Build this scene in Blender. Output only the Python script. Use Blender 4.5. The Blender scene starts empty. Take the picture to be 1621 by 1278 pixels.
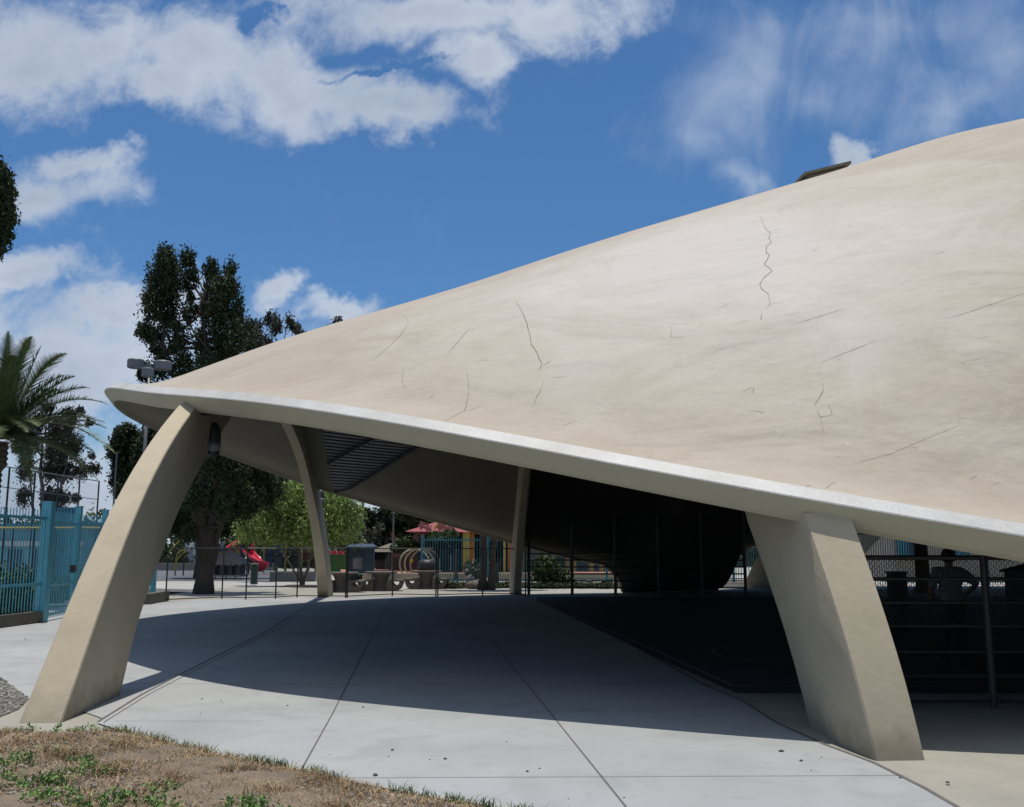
import bpy, bmesh, math, random
import numpy as np
from mathutils import Vector, Matrix
scene = bpy.context.scene
COL = scene.collection
# ------------------------------------------------------------------ camera
F_PX, HOR, CAMZ = 1500.0, 873.93, 1.7
PITCH = math.atan((HOR-639)/F_PX)
cd = bpy.data.cameras.new('camera'); cam = bpy.data.objects.new('camera', cd); COL.objects.link(cam)
cam.location = (0, 0, CAMZ); cam.rotation_euler = (math.pi/2+PITCH, 0, 0)
cd.sensor_width = 36; cd.lens = 36*F_PX/1621; cd.clip_start = .05; cd.clip_end = 3000
scene.camera = cam
scene.view_settings.view_transform = 'Standard'; scene.view_settings.look = 'None'
scene.view_settings.exposure = 0.0; scene.view_settings.gamma = 1
scene.cycles.max_bounces = 5; scene.cycles.diffuse_bounces = 2
scene.cycles.transparent_max_bounces = 8
# ------------------------------------------------------------------ sun
SUN = Vector((-.034, .075, 1)).normalized()
sl = bpy.data.lights.new('sun', 'SUN'); sl.energy = 3.9; sl.angle = math.radians(.5); sl.color = (1, .94, .85)
so = bpy.data.objects.new('sun', sl); COL.objects.link(so)
so.rotation_euler = SUN.to_track_quat('Z', 'Y').to_euler()
# ------------------------------------------------------------------ sky
w = bpy.data.worlds.new('World'); scene.world = w; w.use_nodes = True
def world():
    nt = w.node_tree; nt.nodes.clear(); N = nt.nodes; L = nt.links
    def math_(op, a, b=None, c=None, clamp=False):
        n = N.new('ShaderNodeMath'); n.operation = op; n.use_clamp = clamp
        for i, v in enumerate((a, b, c)):
            if v is None: continue
            if isinstance(v, (int, float)): n.inputs[i].default_value = v
            else: L.new(v, n.inputs[i])
        return n.outputs[0]
    sky = N.new('ShaderNodeTexSky'); sky.sky_type = 'NISHITA'; sky.sun_disc = False
    sky.sun_elevation = math.asin(SUN.z); sky.sun_rotation = math.atan2(SUN.x, SUN.y)
    sky.air_density = 1.0; sky.dust_density = .6; sky.ozone_density = 2.5
    tc = N.new('ShaderNodeTexCoord'); sp = N.new('ShaderNodeSeparateXYZ'); L.new(tc.outputs['Generated'], sp.inputs[0])
    ay = math_('MAXIMUM', math_('ABSOLUTE', sp.outputs[1]), .05)
    qx = math_('DIVIDE', sp.outputs[0], ay); qz = math_('DIVIDE', sp.outputs[2], ay)
    cb = N.new('ShaderNodeCombineXYZ'); L.new(qx, cb.inputs[0]); L.new(qz, cb.inputs[1])
    def noise(scale, det, rough, vec, dist=0, off=(0, 0, 0), sc=(1, 1, 1)):
        m = N.new('ShaderNodeMapping'); m.inputs[1].default_value = off; m.inputs[3].default_value = sc; L.new(vec, m.inputs[0])
        n = N.new('ShaderNodeTexNoise'); n.inputs['Scale'].default_value = scale; n.inputs['Detail'].default_value = det
        n.inputs['Roughness'].default_value = rough; n.inputs['Distortion'].default_value = dist; L.new(m.outputs[0], n.inputs['Vector'])
        return n.outputs['Fac']
    nd = noise(7, 9, .62, cb.outputs[0], .6)
    nf = noise(17, 8, .65, cb.outputs[0], .5, (1, 5, 0))
    nl = noise(3.1, 6, .6, cb.outputs[0], .2, (3, 1, 0))
    ns = noise(4.5, 8, .6, cb.outputs[0], 1.6, (7, 2, 0), (1.6, .8, 1))
    def d2q(px, py):
        a = (px-810.5)/F_PX; b = (639-py)/F_PX; c, s = math.cos(PITCH), math.sin(PITCH)
        return a/(c-b*s), (s+b*c)/(c-b*s)
    wn_ = N.new('ShaderNodeTexNoise'); wn_.inputs['Scale'].default_value = 4.5; wn_.inputs['Detail'].default_value = 6; wn_.inputs['Roughness'].default_value = .6; L.new(cb.outputs[0], wn_.inputs['Vector'])
    wsp = N.new('ShaderNodeSeparateColor'); L.new(wn_.outputs['Color'], wsp.inputs[0])
    qx0, qz0 = qx, qz
    qx = math_('ADD', qx0, math_('MULTIPLY', math_('SUBTRACT', wsp.outputs[0], .5), .26)); qz = math_('ADD', qz0, math_('MULTIPLY', math_('SUBTRACT', wsp.outputs[1], .5), .21))
    def blob(px, py, rx, ry, ang=0):
        x0, z0 = d2q(px, py); ca, sa = math.cos(math.radians(ang)), math.sin(math.radians(ang))
        dx = math_('SUBTRACT', qx, x0); dz = math_('SUBTRACT', qz, z0)
        u = math_('ADD', math_('MULTIPLY', dx, ca/(rx/F_PX)), math_('MULTIPLY', dz, sa/(rx/F_PX)))
        v = math_('ADD', math_('MULTIPLY', dx, -sa/(ry/F_PX)), math_('MULTIPLY', dz, ca/(ry/F_PX)))
        r = math_('SQRT', math_('ADD', math_('MULTIPLY', u, u), math_('MULTIPLY', v, v)))
        return math_('MAXIMUM', math_('SUBTRACT', 1.35, r), -1.2)
    def mx(lst):
        o = lst[0]
        for b in lst[1:]:
            n = N.new('ShaderNodeMath'); n.operation = 'SMOOTH_MAX'; L.new(o, n.inputs[0]); L.new(b, n.inputs[1]); n.inputs[2].default_value = .35
            o = n.outputs[0]
        return o
    cum = mx([blob(*b) for b in [(60, 60, 330, 115, 0), (330, 80, 190, 110, -12), (230, 130, 150, 55, 0), (480, 120, 150, 75, -15), (610, 185, 140, 48, -8), (690, 10, 300, 75, 0),
                                 (880, 30, 170, 75, 25), (760, 110, 80, 70, 30), (110, 315, 135, 75, 0), (150, 250, 70, 38, 0), (30, 455, 160, 34, 6), (60, 600, 300, 140, 6),
                                 (190, 500, 150, 45, 8), (100, 790, 320, 110, 0), (530, 503, 95, 26, 10), (405, 483, 38, 30, 0), (1362, 225, 50, 38, 35), (400, 640, 260, 110, 0), (700, 800, 300, 60, 0), (2000, 100, 260, 120, 0), (-900, 300, 500, 150, 0)]])
    gap = mx([blob(430, 20, 26, 26, 0), blob(615, 122, 80, 8, -3), blob(1010, 110, 60, 50, 0)])
    fld = math_('SUBTRACT', cum, math_('MULTIPLY', math_('MAXIMUM', math_('ADD', gap, math_('MULTIPLY', math_('SUBTRACT', nf, .5), 2.2)), 0), .75))
    fld = math_('ADD', fld, math_('ADD', math_('MULTIPLY', math_('SUBTRACT', nd, .5), 1.5), math_('MULTIPLY', math_('SUBTRACT', nf, .5), 1.1)))
    # unseen cloud added behind the camera and overhead, as fill light for shaded faces
    fld = math_('ADD', fld, math_('MULTIPLY', math_('ADD', math_('LESS_THAN', sp.outputs[1], -.02), math_('GREATER_THAN', sp.outputs[2], .62)), 1.15))
    mr = N.new('ShaderNodeMapRange'); mr.interpolation_type = 'SMOOTHSTEP'; L.new(fld, mr.inputs[0])
    mr.inputs[1].default_value = .12; mr.inputs[2].default_value = 1.05
    cirr = mx([blob(*b) for b in [(1180, 130, 150, 70, 30), (1110, 205, 45, 45, 0), (1150, 285, 30, 55, 0), (1240, 80, 140, 60, -25), (1300, 130, 60, 60, 0), (1420, 40, 150, 60, 0), (1560, 90, 90, 120, 50), (1500, 170, 80, 50, 30), (1340, 30, 170, 50, 0)]])
    cf = math_('ADD', math_('MULTIPLY', cirr, .75), math_('MULTIPLY', math_('SUBTRACT', ns, .5), 3.0))
    mc = N.new('ShaderNodeMapRange'); mc.interpolation_type = 'SMOOTHSTEP'; L.new(cf, mc.inputs[0])
    mc.inputs[1].default_value = -.5; mc.inputs[2].default_value = 1.9; mc.inputs[4].default_value = .42
    mask = math_('MAXIMUM', math_('MULTIPLY', mr.outputs[0], .95), mc.outputs[0])
    # cloud tone: bright where thin or high, greyer in thick masses
    tone = N.new('ShaderNodeMapRange'); L.new(math_('ADD', math_('ADD', math_('MULTIPLY', fld, -.3), math_('MULTIPLY', nd, .55)), nl), tone.inputs[0])
    tone.inputs[1].default_value = .1; tone.inputs[2].default_value = .95
    cr = N.new('ShaderNodeMix'); cr.data_type = 'RGBA'; L.new(tone.outputs[0], cr.inputs[0])
    cr.inputs[6].default_value = (4.0, 4.9, 6.5, 1); cr.inputs[7].default_value = (9.0, 9.8, 10.9, 1)
    gm = N.new('ShaderNodeMix'); gm.data_type = 'RGBA'; gm.blend_type = 'MULTIPLY'; gm.inputs[0].default_value = 1
    L.new(sky.outputs[0], gm.inputs[6]); gm.inputs[7].default_value = (.60, .97, 1.27, 1)
    mix = N.new('ShaderNodeMix'); mix.data_type = 'RGBA'; L.new(mask, mix.inputs[0]); L.new(gm.outputs[2], mix.inputs[6]); L.new(cr.outputs[2], mix.inputs[7])
    bg = N.new('ShaderNodeBackground'); bg.inputs[1].default_value = .078; L.new(mix.outputs[2], bg.inputs[0])
    out = N.new('ShaderNodeOutputWorld'); L.new(bg.outputs[0], out.inputs[0])
world()
# ------------------------------------------------------------------ helpers
cp_, sp_ = math.cos(PITCH), math.sin(PITCH)
def ray(px, py):
    a = (px-810.5)/F_PX; b = (639-py)/F_PX
    return Vector((a, cp_-b*sp_, sp_+b*cp_))
def W(px, py, Y):
    d = ray(px, py); t = Y/d.y; return Vector((d.x*t, Y, CAMZ+d.z*t))
def G(px, py, z=0.0):
    d = ray(px, py); t = (z-CAMZ)/d.z; return Vector((d.x*t, d.y*t, z))
def WX(px, Y): return W(px, HOR, Y).x
def zAt(py, Y): return W(810, py, Y).z
MATS = {}
ALB = .8   # every surface's reflectance is kept in step with the strong midday sun
def pm(name, col, rough=.8, var=.12, scale=2.0, bump=0, bscale=40, metal=0, stretch=(1, 1, 1), col2=None, island=0, detail=6, fine=0):
    if name in MATS: return MATS[name]
    col = tuple(c*ALB for c in col); col2 = tuple(c*ALB for c in col2) if col2 else None
    m = bpy.data.materials.new(name); m.use_nodes = True; nt = m.node_tree; N = nt.nodes; L = nt.links
    b = N['Principled BSDF']; b.inputs['Roughness'].default_value = rough; b.inputs['Metallic'].default_value = metal
    tc = N.new('ShaderNodeTexCoord'); mp = N.new('ShaderNodeMapping'); mp.inputs[3].default_value = stretch; L.new(tc.outputs['Object'], mp.inputs[0])
    nz = N.new('ShaderNodeTexNoise'); nz.inputs['Scale'].default_value = scale; nz.inputs['Detail'].default_value = detail; nz.inputs['Roughness'].default_value = .65
    L.new(mp.outputs[0], nz.inputs['Vector'])
    c2 = col2 or tuple(max(0, c*(1-var*2)) for c in col)
    c1 = col if col2 else tuple(min(1, c*(1+var)) for c in col)
    rp = N.new('ShaderNodeMapRange'); L.new(nz.outputs['Fac'], rp.inputs[0]); rp.inputs[1].default_value = .3; rp.inputs[2].default_value = .7
    mx = N.new('ShaderNodeMix'); mx.data_type = 'RGBA'; L.new(rp.outputs[0], mx.inputs[0])
    mx.inputs[6].default_value = (*c2, 1); mx.inputs[7].default_value = (*c1, 1)
    cur = mx.outputs[2]
    if island:
        g = N.new('ShaderNodeNewGeometry'); hs = N.new('ShaderNodeHueSaturation')
        r2 = N.new('ShaderNodeMapRange'); L.new(g.outputs['Random Per Island'], r2.inputs[0]); r2.inputs[3].default_value = 1-island; r2.inputs[4].default_value = 1+island
        r3 = N.new('ShaderNodeMapRange'); L.new(g.outputs['Random Per Island'], r3.inputs[0]); r3.inputs[3].default_value = .52; r3.inputs[4].default_value = .48
        L.new(r2.outputs[0], hs.inputs['Value']); L.new(r3.outputs[0], hs.inputs['Hue']); L.new(cur, hs.inputs['Color']); cur = hs.outputs[0]
    if fine:
        n2 = N.new('ShaderNodeTexNoise'); n2.inputs['Scale'].default_value = 90; n2.inputs['Detail'].default_value = 3; L.new(tc.outputs['Object'], n2.inputs['Vector'])
        r4 = N.new('ShaderNodeMapRange'); L.new(n2.outputs['Fac'], r4.inputs[0]); r4.inputs[1].default_value = .3; r4.inputs[2].default_value = .7
        r4.inputs[3].default_value = 1-fine; r4.inputs[4].default_value = 1+fine
        h2 = N.new('ShaderNodeHueSaturation'); L.new(r4.outputs[0], h2.inputs['Value']); L.new(cur, h2.inputs['Color']); cur = h2.outputs[0]
    L.new(cur, b.inputs['Base Color'])
    if bump:
        n3 = N.new('ShaderNodeTexNoise'); n3.inputs['Scale'].default_value = bscale; n3.inputs['Detail'].default_value = 5; L.new(mp.outputs[0], n3.inputs['Vector'])
        bp = N.new('ShaderNodeBump'); bp.inputs['Strength'].default_value = bump; bp.inputs['Distance'].default_value = .02
        L.new(n3.outputs['Fac'], bp.inputs['Height']); L.new(bp.outputs[0], b.inputs['Normal'])
    MATS[name] = m; return m
class MB:
    def __init__(s): s.v = []; s.f = []
    def add(s, vs, fs):
        n = len(s.v); s.v.extend([tuple(v) for v in vs]); s.f.extend([tuple(i+n for i in f) for f in fs]); return s
    def box(s, c, size, rz=0, taper=1.0):
        cx, cy, cz = c; hx, hy, hz = size[0]/2, size[1]/2, size[2]/2; ca, sa = math.cos(rz), math.sin(rz); vs = []
        for z, k in ((-hz, 1), (hz, taper)):
            for x, y in ((-hx, -hy), (hx, -hy), (hx, hy), (-hx, hy)):
                x *= k; y *= k; vs.append((cx+x*ca-y*sa, cy+x*sa+y*ca, cz+z))
        return s.add(vs, [(0, 3, 2, 1), (4, 5, 6, 7), (0, 1, 5, 4), (1, 2, 6, 5), (2, 3, 7, 6), (3, 0, 4, 7)])
    def tube(s, pts, r, n=8, cap=True):
        pts = [Vector(p) for p in pts]; m = len(pts); rs = r if isinstance(r, (list, tuple)) else [r]*m
        vs = []; prev = None
        for i, p in enumerate(pts):
            t = (pts[min(i+1, m-1)]-pts[max(i-1, 0)]).normalized()
            if prev is None:
                a = t.orthogonal().normalized()
            else:
                a = (prev-t*prev.dot(t)); a = a.normalized() if a.length > 1e-6 else t.orthogonal().normalized()
            prev = a; b = t.cross(a)
            for k in range(n):
                an = 2*math.pi*k/n; vs.append(p+(a*math.cos(an)+b*math.sin(an))*rs[i])
        fs = [(i*n+k, i*n+(k+1) % n, (i+1)*n+(k+1) % n, (i+1)*n+k) for i in range(m-1) for k in range(n)]
        if cap: fs += [tuple(range(n-1, -1, -1)), tuple((m-1)*n+k for k in range(n))]
        return s.add(vs, fs)
    def prism(s, poly, z0, z1):
        n = len(poly); vs = [(p[0], p[1], z0) for p in poly]+[(p[0], p[1], z1) for p in poly]
        return s.add(vs, [tuple(range(n-1, -1, -1)), tuple(range(n, 2*n))]+[(i, (i+1) % n, n+(i+1) % n, n+i) for i in range(n)])
    def lathe(s, c, prof, n=16):
        vs = []; 
        for r, z in prof:
            for k in range(n): a = 2*math.pi*k/n; vs.append((c[0]+r*math.cos(a), c[1]+r*math.sin(a), c[2]+z))
        m = len(prof); fs = [(i*n+k, i*n+(k+1) % n, (i+1)*n+(k+1) % n, (i+1)*n+k) for i in range(m-1) for k in range(n)]
        fs += [tuple(range(n-1, -1, -1)), tuple((m-1)*n+k for k in range(n))]
        return s.add(vs, fs)
    def build(s, name, mat, parent=None, smooth=False, loc=None):
        me = bpy.data.meshes.new(name); v = s.v
        if loc is not None: v = [(a[0]-loc[0], a[1]-loc[1], a[2]-loc[2]) for a in v]
        me.from_pydata(v, [], s.f); me.materials.append(mat); me.update()
        if smooth: me.polygons.foreach_set('use_smooth', [True]*len(me.polygons))
        o = bpy.data.objects.new(name, me); COL.objects.link(o)
        if loc is not None: o.location = loc
        if parent is not None:
            o.parent = parent
            if loc is None:
                o.matrix_parent_inverse = Matrix.Translation(-Vector(parent.get('_w', (0, 0, 0))))
        return o
def tag(o, label=None, cat=None, group=None, kind=None):
    for k, v in (('label', label), ('category', cat), ('group', group), ('kind', kind)):
        if v: o[k] = v
    return o
def thing(name, loc, label, cat, group=None):
    o = bpy.data.objects.new(name, None); COL.objects.link(o); o.location = loc; o['_w'] = tuple(loc)
    return tag(o, label, cat, group)
def copy_tree(o, parent=None):
    c = o.copy(); COL.objects.link(c)
    if parent is not None: c.parent = parent
    for ch in o.children: copy_tree(ch, c)
    return c
def sheet(name, poly, z, mat, kind='structure'):
    o = MB().add([(p[0], p[1], z) for p in poly], [tuple(range(len(poly)))]).build(name, mat)
    return tag(o, kind=kind)
# ------------------------------------------------------------------ materials
def shell_mat():
    m = bpy.data.materials.new('painted_plaster_shell'); m.use_nodes = True; nt = m.node_tree; N = nt.nodes; L = nt.links; b = N['Principled BSDF']
    b.inputs['Roughness'].default_value = .75; b.inputs['Specular IOR Level'].default_value = .3
    tc = N.new('ShaderNodeTexCoord')
    def nz(scale, sc, det=7, rough=.62, dist=.4, src='UV'):
        mp = N.new('ShaderNodeMapping'); mp.inputs[3].default_value = sc; L.new(tc.outputs[src], mp.inputs[0])
        n = N.new('ShaderNodeTexNoise'); n.inputs['Scale'].default_value = scale; n.inputs['Detail'].default_value = det; n.inputs['Roughness'].default_value = rough
        n.inputs['Distortion'].default_value = dist; L.new(mp.outputs[0], n.inputs['Vector']); return n.outputs['Fac']
    def mr(x, a, b_, c, d):
        n = N.new('ShaderNodeMapRange'); L.new(x, n.inputs[0]); n.inputs[1].default_value = a; n.inputs[2].default_value = b_; n.inputs[3].default_value = c; n.inputs[4].default_value = d; return n.outputs[0]
    def mixc(f, a, b_):
        n = N.new('ShaderNodeMix'); n.data_type = 'RGBA'; L.new(f, n.inputs[0])
        for i, c in ((6, a), (7, b_)):
            if isinstance(c, tuple): n.inputs[i].default_value = (*c, 1)
            else: L.new(c, n.inputs[i])
        return n.outputs[2]
    def mul(a_, b_):
        n = N.new('ShaderNodeMath'); n.operation = 'MULTIPLY'; L.new(a_, n.inputs[0]); L.new(b_, n.inputs[1]); return n.outputs[0]
    big = nz(.3, (.8, 1, 1), 10, .72, .9, 'Object'); c = mixc(mr(big, .36, .64, 0, 1), (.375, .318, .248), (.43, .378, .312))
    # whiter patch around the middle of the front slope, its edge broken by noise
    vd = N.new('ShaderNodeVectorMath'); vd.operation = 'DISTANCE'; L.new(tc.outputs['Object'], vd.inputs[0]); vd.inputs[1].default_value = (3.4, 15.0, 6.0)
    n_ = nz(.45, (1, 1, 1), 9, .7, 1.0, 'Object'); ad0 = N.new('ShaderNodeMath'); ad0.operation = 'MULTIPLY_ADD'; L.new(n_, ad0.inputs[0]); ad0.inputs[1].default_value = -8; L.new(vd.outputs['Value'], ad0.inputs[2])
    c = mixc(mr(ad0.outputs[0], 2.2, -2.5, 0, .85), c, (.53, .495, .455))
    st = nz(.9, (.85, 1.1, 1), 10, .75, 1.4, 'Object'); c = mixc(mr(st, .58, .76, 0, .45), c, (.34, .29, .235))
    s2 = nz(3.2, (.5, 1.2, 1), 9, .75, 1.2, 'Object'); c = mixc(mr(s2, .55, .75, 0, .35), c, (.54, .50, .45))
    s3 = nz(6.5, (.4, 1.2, 1.2), 8, .75, 1.0, 'Object'); c = mixc(mr(s3, .60, .76, 0, .5), c, (.30, .26, .215))
    s4 = nz(30, (.6, 1, 1), 4, .7, .4, 'Object'); hv = N.new('ShaderNodeHueSaturation'); L.new(mr(s4, .3, .7, .95, 1.05), hv.inputs['Value']); L.new(c, hv.inputs['Color'])
    L.new(hv.outputs[0], b.inputs['Base Color'])
    h1 = nz(.75, (.8, 1.1, 1), 3, .45, .8, 'Object'); h2 = nz(3, (.6, 1, 1), 8, .6, .6, 'Object'); h3 = nz(18, (.5, 1, 1), 5, .6, .4, 'Object')
    def ma(x, k, y):
        n = N.new('ShaderNodeMath'); n.operation = 'MULTIPLY_ADD'; L.new(x, n.inputs[0]); n.inputs[1].default_value = k; L.new(y, n.inputs[2]); return n.outputs[0]
    h0 = nz(.42, (.75, 1.2, 1), 3, .5, 1.2, 'Object'); hh = ma(h3, .035, ma(h2, .24, ma(h0, 2.0, h1)))
    bp = N.new('ShaderNodeBump'); bp.inputs['Strength'].default_value = .8; bp.inputs['Distance'].default_value = .075; L.new(hh, bp.inputs['Height']); L.new(bp.outputs[0], b.inputs['Normal'])
    return m
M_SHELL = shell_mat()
M_TRIM = pm('fascia_paint', (.54, .50, .37), .8, .03, 1.5)
M_BEVEL = pm('white_edge_paint', (.70, .69, .665), .55, .2, 1.2, .25, 25, fine=.12, col2=(.50, .49, .46))
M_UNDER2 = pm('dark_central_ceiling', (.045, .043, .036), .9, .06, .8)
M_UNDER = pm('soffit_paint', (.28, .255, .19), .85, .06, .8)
M_LEG = pm('leg_paint', (.57, .485, .345), .8, .05, 1.2, .18, 14, fine=.03)
M_SLAB = pm('slab_concrete', (.43, .445, .448), .85, .05, .5, .15, 60, fine=.03)
def weather(m, amt=.12, spots=True):
    nt = m.node_tree; N = nt.nodes; L = nt.links; b = N['Principled BSDF']; src = b.inputs['Base Color'].links[0].from_socket; tc = N.new('ShaderNodeTexCoord')
    def nz(sc, det, dist): n = N.new('ShaderNodeTexNoise'); n.inputs['Scale'].default_value = sc; n.inputs['Detail'].default_value = det; n.inputs['Distortion'].default_value = dist; L.new(tc.outputs['Object'], n.inputs['Vector']); return n.outputs['Fac']
    def mr(x, a, c, lo, hi): n = N.new('ShaderNodeMapRange'); L.new(x, n.inputs[0]); n.inputs[1].default_value = a; n.inputs[2].default_value = c; n.inputs[3].default_value = lo; n.inputs[4].default_value = hi; return n.outputs[0]
    def mul(a, c): n = N.new('ShaderNodeMath'); n.operation = 'MULTIPLY'; L.new(a, n.inputs[0]); L.new(c, n.inputs[1]); return n.outputs[0]
    f = mul(mr(nz(.22, 5, .6), .35, .65, 1-amt*.7, 1+amt*.4), mul(mr(nz(1.1, 8, 1.2), .5, .75, 1, 1-amt), mr(nz(4.5, 6, .5), .6, .75, 1, 1-amt*.8)))
    if spots:
        v = N.new('ShaderNodeTexVoronoi'); v.inputs['Scale'].default_value = 1.7; L.new(tc.outputs['Object'], v.inputs['Vector']); f = mul(f, mr(v.outputs['Distance'], .012, .022, .62, 1))
    h = N.new('ShaderNodeHueSaturation'); L.new(f, h.inputs['Value']); L.new(src, h.inputs['Color']); L.new(h.outputs[0], b.inputs['Base Color'])
weather(M_SLAB, .16); weather(M_LEG, .10, False)
def grime(m):
    nt = m.node_tree; N = nt.nodes; L = nt.links; b = N['Principled BSDF']; src = b.inputs['Base Color'].links[0].from_socket; tc = N.new('ShaderNodeTexCoord'); sp = N.new('ShaderNodeSeparateXYZ'); L.new(tc.outputs['Object'], sp.inputs[0])
    n = N.new('ShaderNodeTexNoise'); n.inputs['Scale'].default_value = 5; n.inputs['Detail'].default_value = 8; L.new(tc.outputs['Object'], n.inputs['Vector'])
    a = N.new('ShaderNodeMath'); a.operation = 'MULTIPLY_ADD'; L.new(n.outputs['Fac'], a.inputs[0]); a.inputs[1].default_value = -.5; L.new(sp.outputs[2], a.inputs[2])
    r = N.new('ShaderNodeMapRange'); L.new(a.outputs[0], r.inputs[0]); r.inputs[1].default_value = -.24; r.inputs[2].default_value = .05; r.inputs[3].default_value = .75; r.inputs[4].default_value = 0
    x = N.new('ShaderNodeMix'); x.data_type = 'RGBA'; L.new(r.outputs[0], x.inputs[0]); L.new(src, x.inputs[6]); x.inputs[7].default_value = (.24, .205, .15, 1); L.new(x.outputs[2], b.inputs['Base Color'])
grime(M_LEG); weather(M_TRIM, .06, False)
M_PAD = pm('old_pad_concrete', (.40, .38, .325), .9, .08, 1.2, .4, 50, fine=.07)
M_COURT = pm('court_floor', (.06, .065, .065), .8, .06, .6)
M_JOINT = pm('joint_dark', (.16, .15, .14), .9, .1, 3)
M_LINE = pm('court_line_paint', (.24, .24, .24), .7, .1, 3)
M_DARKMETAL = pm('dark_painted_metal', (.035, .04, .04), .5, .1, 5)
M_GALV = pm('galvanised_metal', (.22, .22, .22), .5, .1, 5, metal=.6)
M_BLUEF = pm('fence_blue_paint', (.13, .50, .63), .5, .08, 2)
M_TEAL = pm('fence_teal_paint', (.05, .22, .27), .5, .08, 2)
M_BARK = pm('dark_bark', (.085, .07, .055), .95, .25, 3, .8, 14, stretch=(1, 1, .25))
M_BARK2 = pm('pale_bark', (.22, .19, .16), .9, .2, 3, .5, 14)
# ------------------------------------------------------------------ ground
BASE = pm('far_ground', (.42, .40, .36), .95, .12, .25, .2, 20)
sheet('ground', [(-400, -60), (400, -60), (400, 900), (-400, 900)], -.06, BASE)
def poly(*pp, z=0): return [tuple(G(x, y)[:2]) for x, y in pp]
# joints and pads: everything at its place on the flat site
seam = [(155, 1143), (224, 1100), (283, 1069), (421, 1000), (500, 951)]
edge_f = [(155, 1145), (193, 1157), (242, 1169), (311, 1186.5), (363, 1200), (477, 1219), (560, 1238), (665, 1259), (779, 1277), (900, 1300), (1150, 1352)]
right_b = [(850, 951), (1000, 1022), (1121, 1088), (1176, 1110), (1228, 1144), (1306, 1179), (1384, 1208), (1462, 1247), (1516, 1278), (1600, 1330)]
main = poly(*edge_f)+poly(*right_b[::-1])+[tuple(G(850, 944)[:2]), tuple(G(510, 946)[:2])]+poly(*seam[::-1])
sheet('concrete_slab', main, 0.0, M_SLAB)
left = [(155, 1143), (137, 1128), (45, 1106), (0, 1071), (-200, 1010)]
lf = poly(*[(163, 1137), (120, 1122), (45, 1106), (0, 1071), (-60, 1040)])+[tuple(G(-60, 1014)[:2]), tuple(G(0, 985)[:2]), tuple(G(66, 966)[:2]), tuple(G(245, 955)[:2]), tuple(G(262, 953)[:2]), tuple(G(351, 948)[:2]), tuple(G(505, 945.5)[:2])]+poly(*seam[:0:-1])
sheet('side_slab', lf, -.002, M_SLAB)
sheet('old_pad', [(-14, 4), (14, 4), (14, 46), (-14, 46)], -.012, M_PAD)
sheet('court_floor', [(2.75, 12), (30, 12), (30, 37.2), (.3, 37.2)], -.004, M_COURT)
j = MB()
def strip(a, b, wd, z=.004, mb=None):
    a = Vector(a[:2]); b = Vector(b[:2]); d = (b-a).normalized(); n = Vector((-d.y, d.x))*wd/2
    (mb or j).add([(*(a+n), z), (*(b+n), z), (*(b-n), z), (*(a-n), z)], [(3, 2, 1, 0)])
def line(px, wd, z=.004, mb=None):
    q = [G(*p) for p in px]
    for a, b in zip(q[:-1], q[1:]): strip(a, b, wd, z, mb)
line([(477, 1219), (527, 1129), (553, 1077), (596, 992), (622, 948)], .014)
line([(834, 1083), (880, 1140), (991, 1278)], .014); line([(834, 1083), (760, 990), (735, 945)], .012)
line([(477+70, 1232), (900, 1230.5), (1440, 1228)], .008); line([(262, 1083), (1113, 1083)], .01); line([(415, 1003), (960, 1003)], .012); line([(480, 968), (890, 968)], .012)
line([(0, 1015), (405, 1012)], .01); line([(40, 1083), (250, 1083)], .01); line([(180, 1142), (420, 1142)], .006)
line(seam, .03); line([(x+9, y+1) for x, y in seam], .012); line(right_b, .035)
tag(j.build('slab_joints', M_JOINT), kind='structure')
cl = MB(); line([(835, 946), (1000, 1013), (1162, 1086.5), (1700, 1086.5)], .06, .003, cl)
cc = G(1300, 1035)
arc = [(cc.x+1.8*math.cos(a), cc.y+1.8*math.sin(a)) for a in np.linspace(0, 2*math.pi, 49)]
for a, b in zip(arc[:-1], arc[1:]): strip(a, b, .05, .003, cl)
tag(cl.build('court_lines', M_LINE), kind='structure')
# ------------------------------------------------------------------ pavilion
Cx, Cy, PHI = 16.406, 25.729, 0.079
PIT = [12.907, .044, .155, .286, .48, .72, .952, .014, .061, .106, .149, .121, .019]
RK = [18.9, 20.965, 22.185, 23.622, 24.654, 25.595, 26.197, 25.776, 24.814, 23.702, 22.208, 20.424, 18.615]
HK = [.979, 1.667, 2.494, 3.37, 4.072, 4.784, 4.98, 4.695, 4.058, 3.325, 2.451, 1.449, .8]
def natspline(kx, ky, x):
    kx = np.array(kx, float); n = len(kx); h = np.diff(kx); A = np.zeros((n, n)); B = np.zeros((n, n)); A[0, 0] = A[-1, -1] = 1
    for i in range(1, n-1):
        A[i, i-1] = h[i-1]/6; A[i, i] = (h[i-1]+h[i])/3; A[i, i+1] = h[i]/6; B[i, i-1] = 1/h[i-1]; B[i, i+1] = 1/h[i]; B[i, i] = -1/h[i-1]-1/h[i]
    ky = np.array(ky, float); M = np.linalg.solve(A, B@ky); x = np.atleast_1d(np.array(x, float)); i = np.clip(np.searchsorted(kx, x)-1, 0, n-2)
    a = (kx[i+1]-x)/h[i]; b = (x-kx[i])/h[i]
    return a*ky[i]+b*ky[i+1]+((a**3-a)*M[i]+(b**3-b)*M[i+1])*h[i]**2/6
KT = [0, .02, .06, .14, .25, .4, .6, .8, 1.]
KTH = np.arange(-60, 61, 10.)
SYM = lambda K: [(a+b)/2 for a, b in zip(K, K[::-1])]
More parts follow.
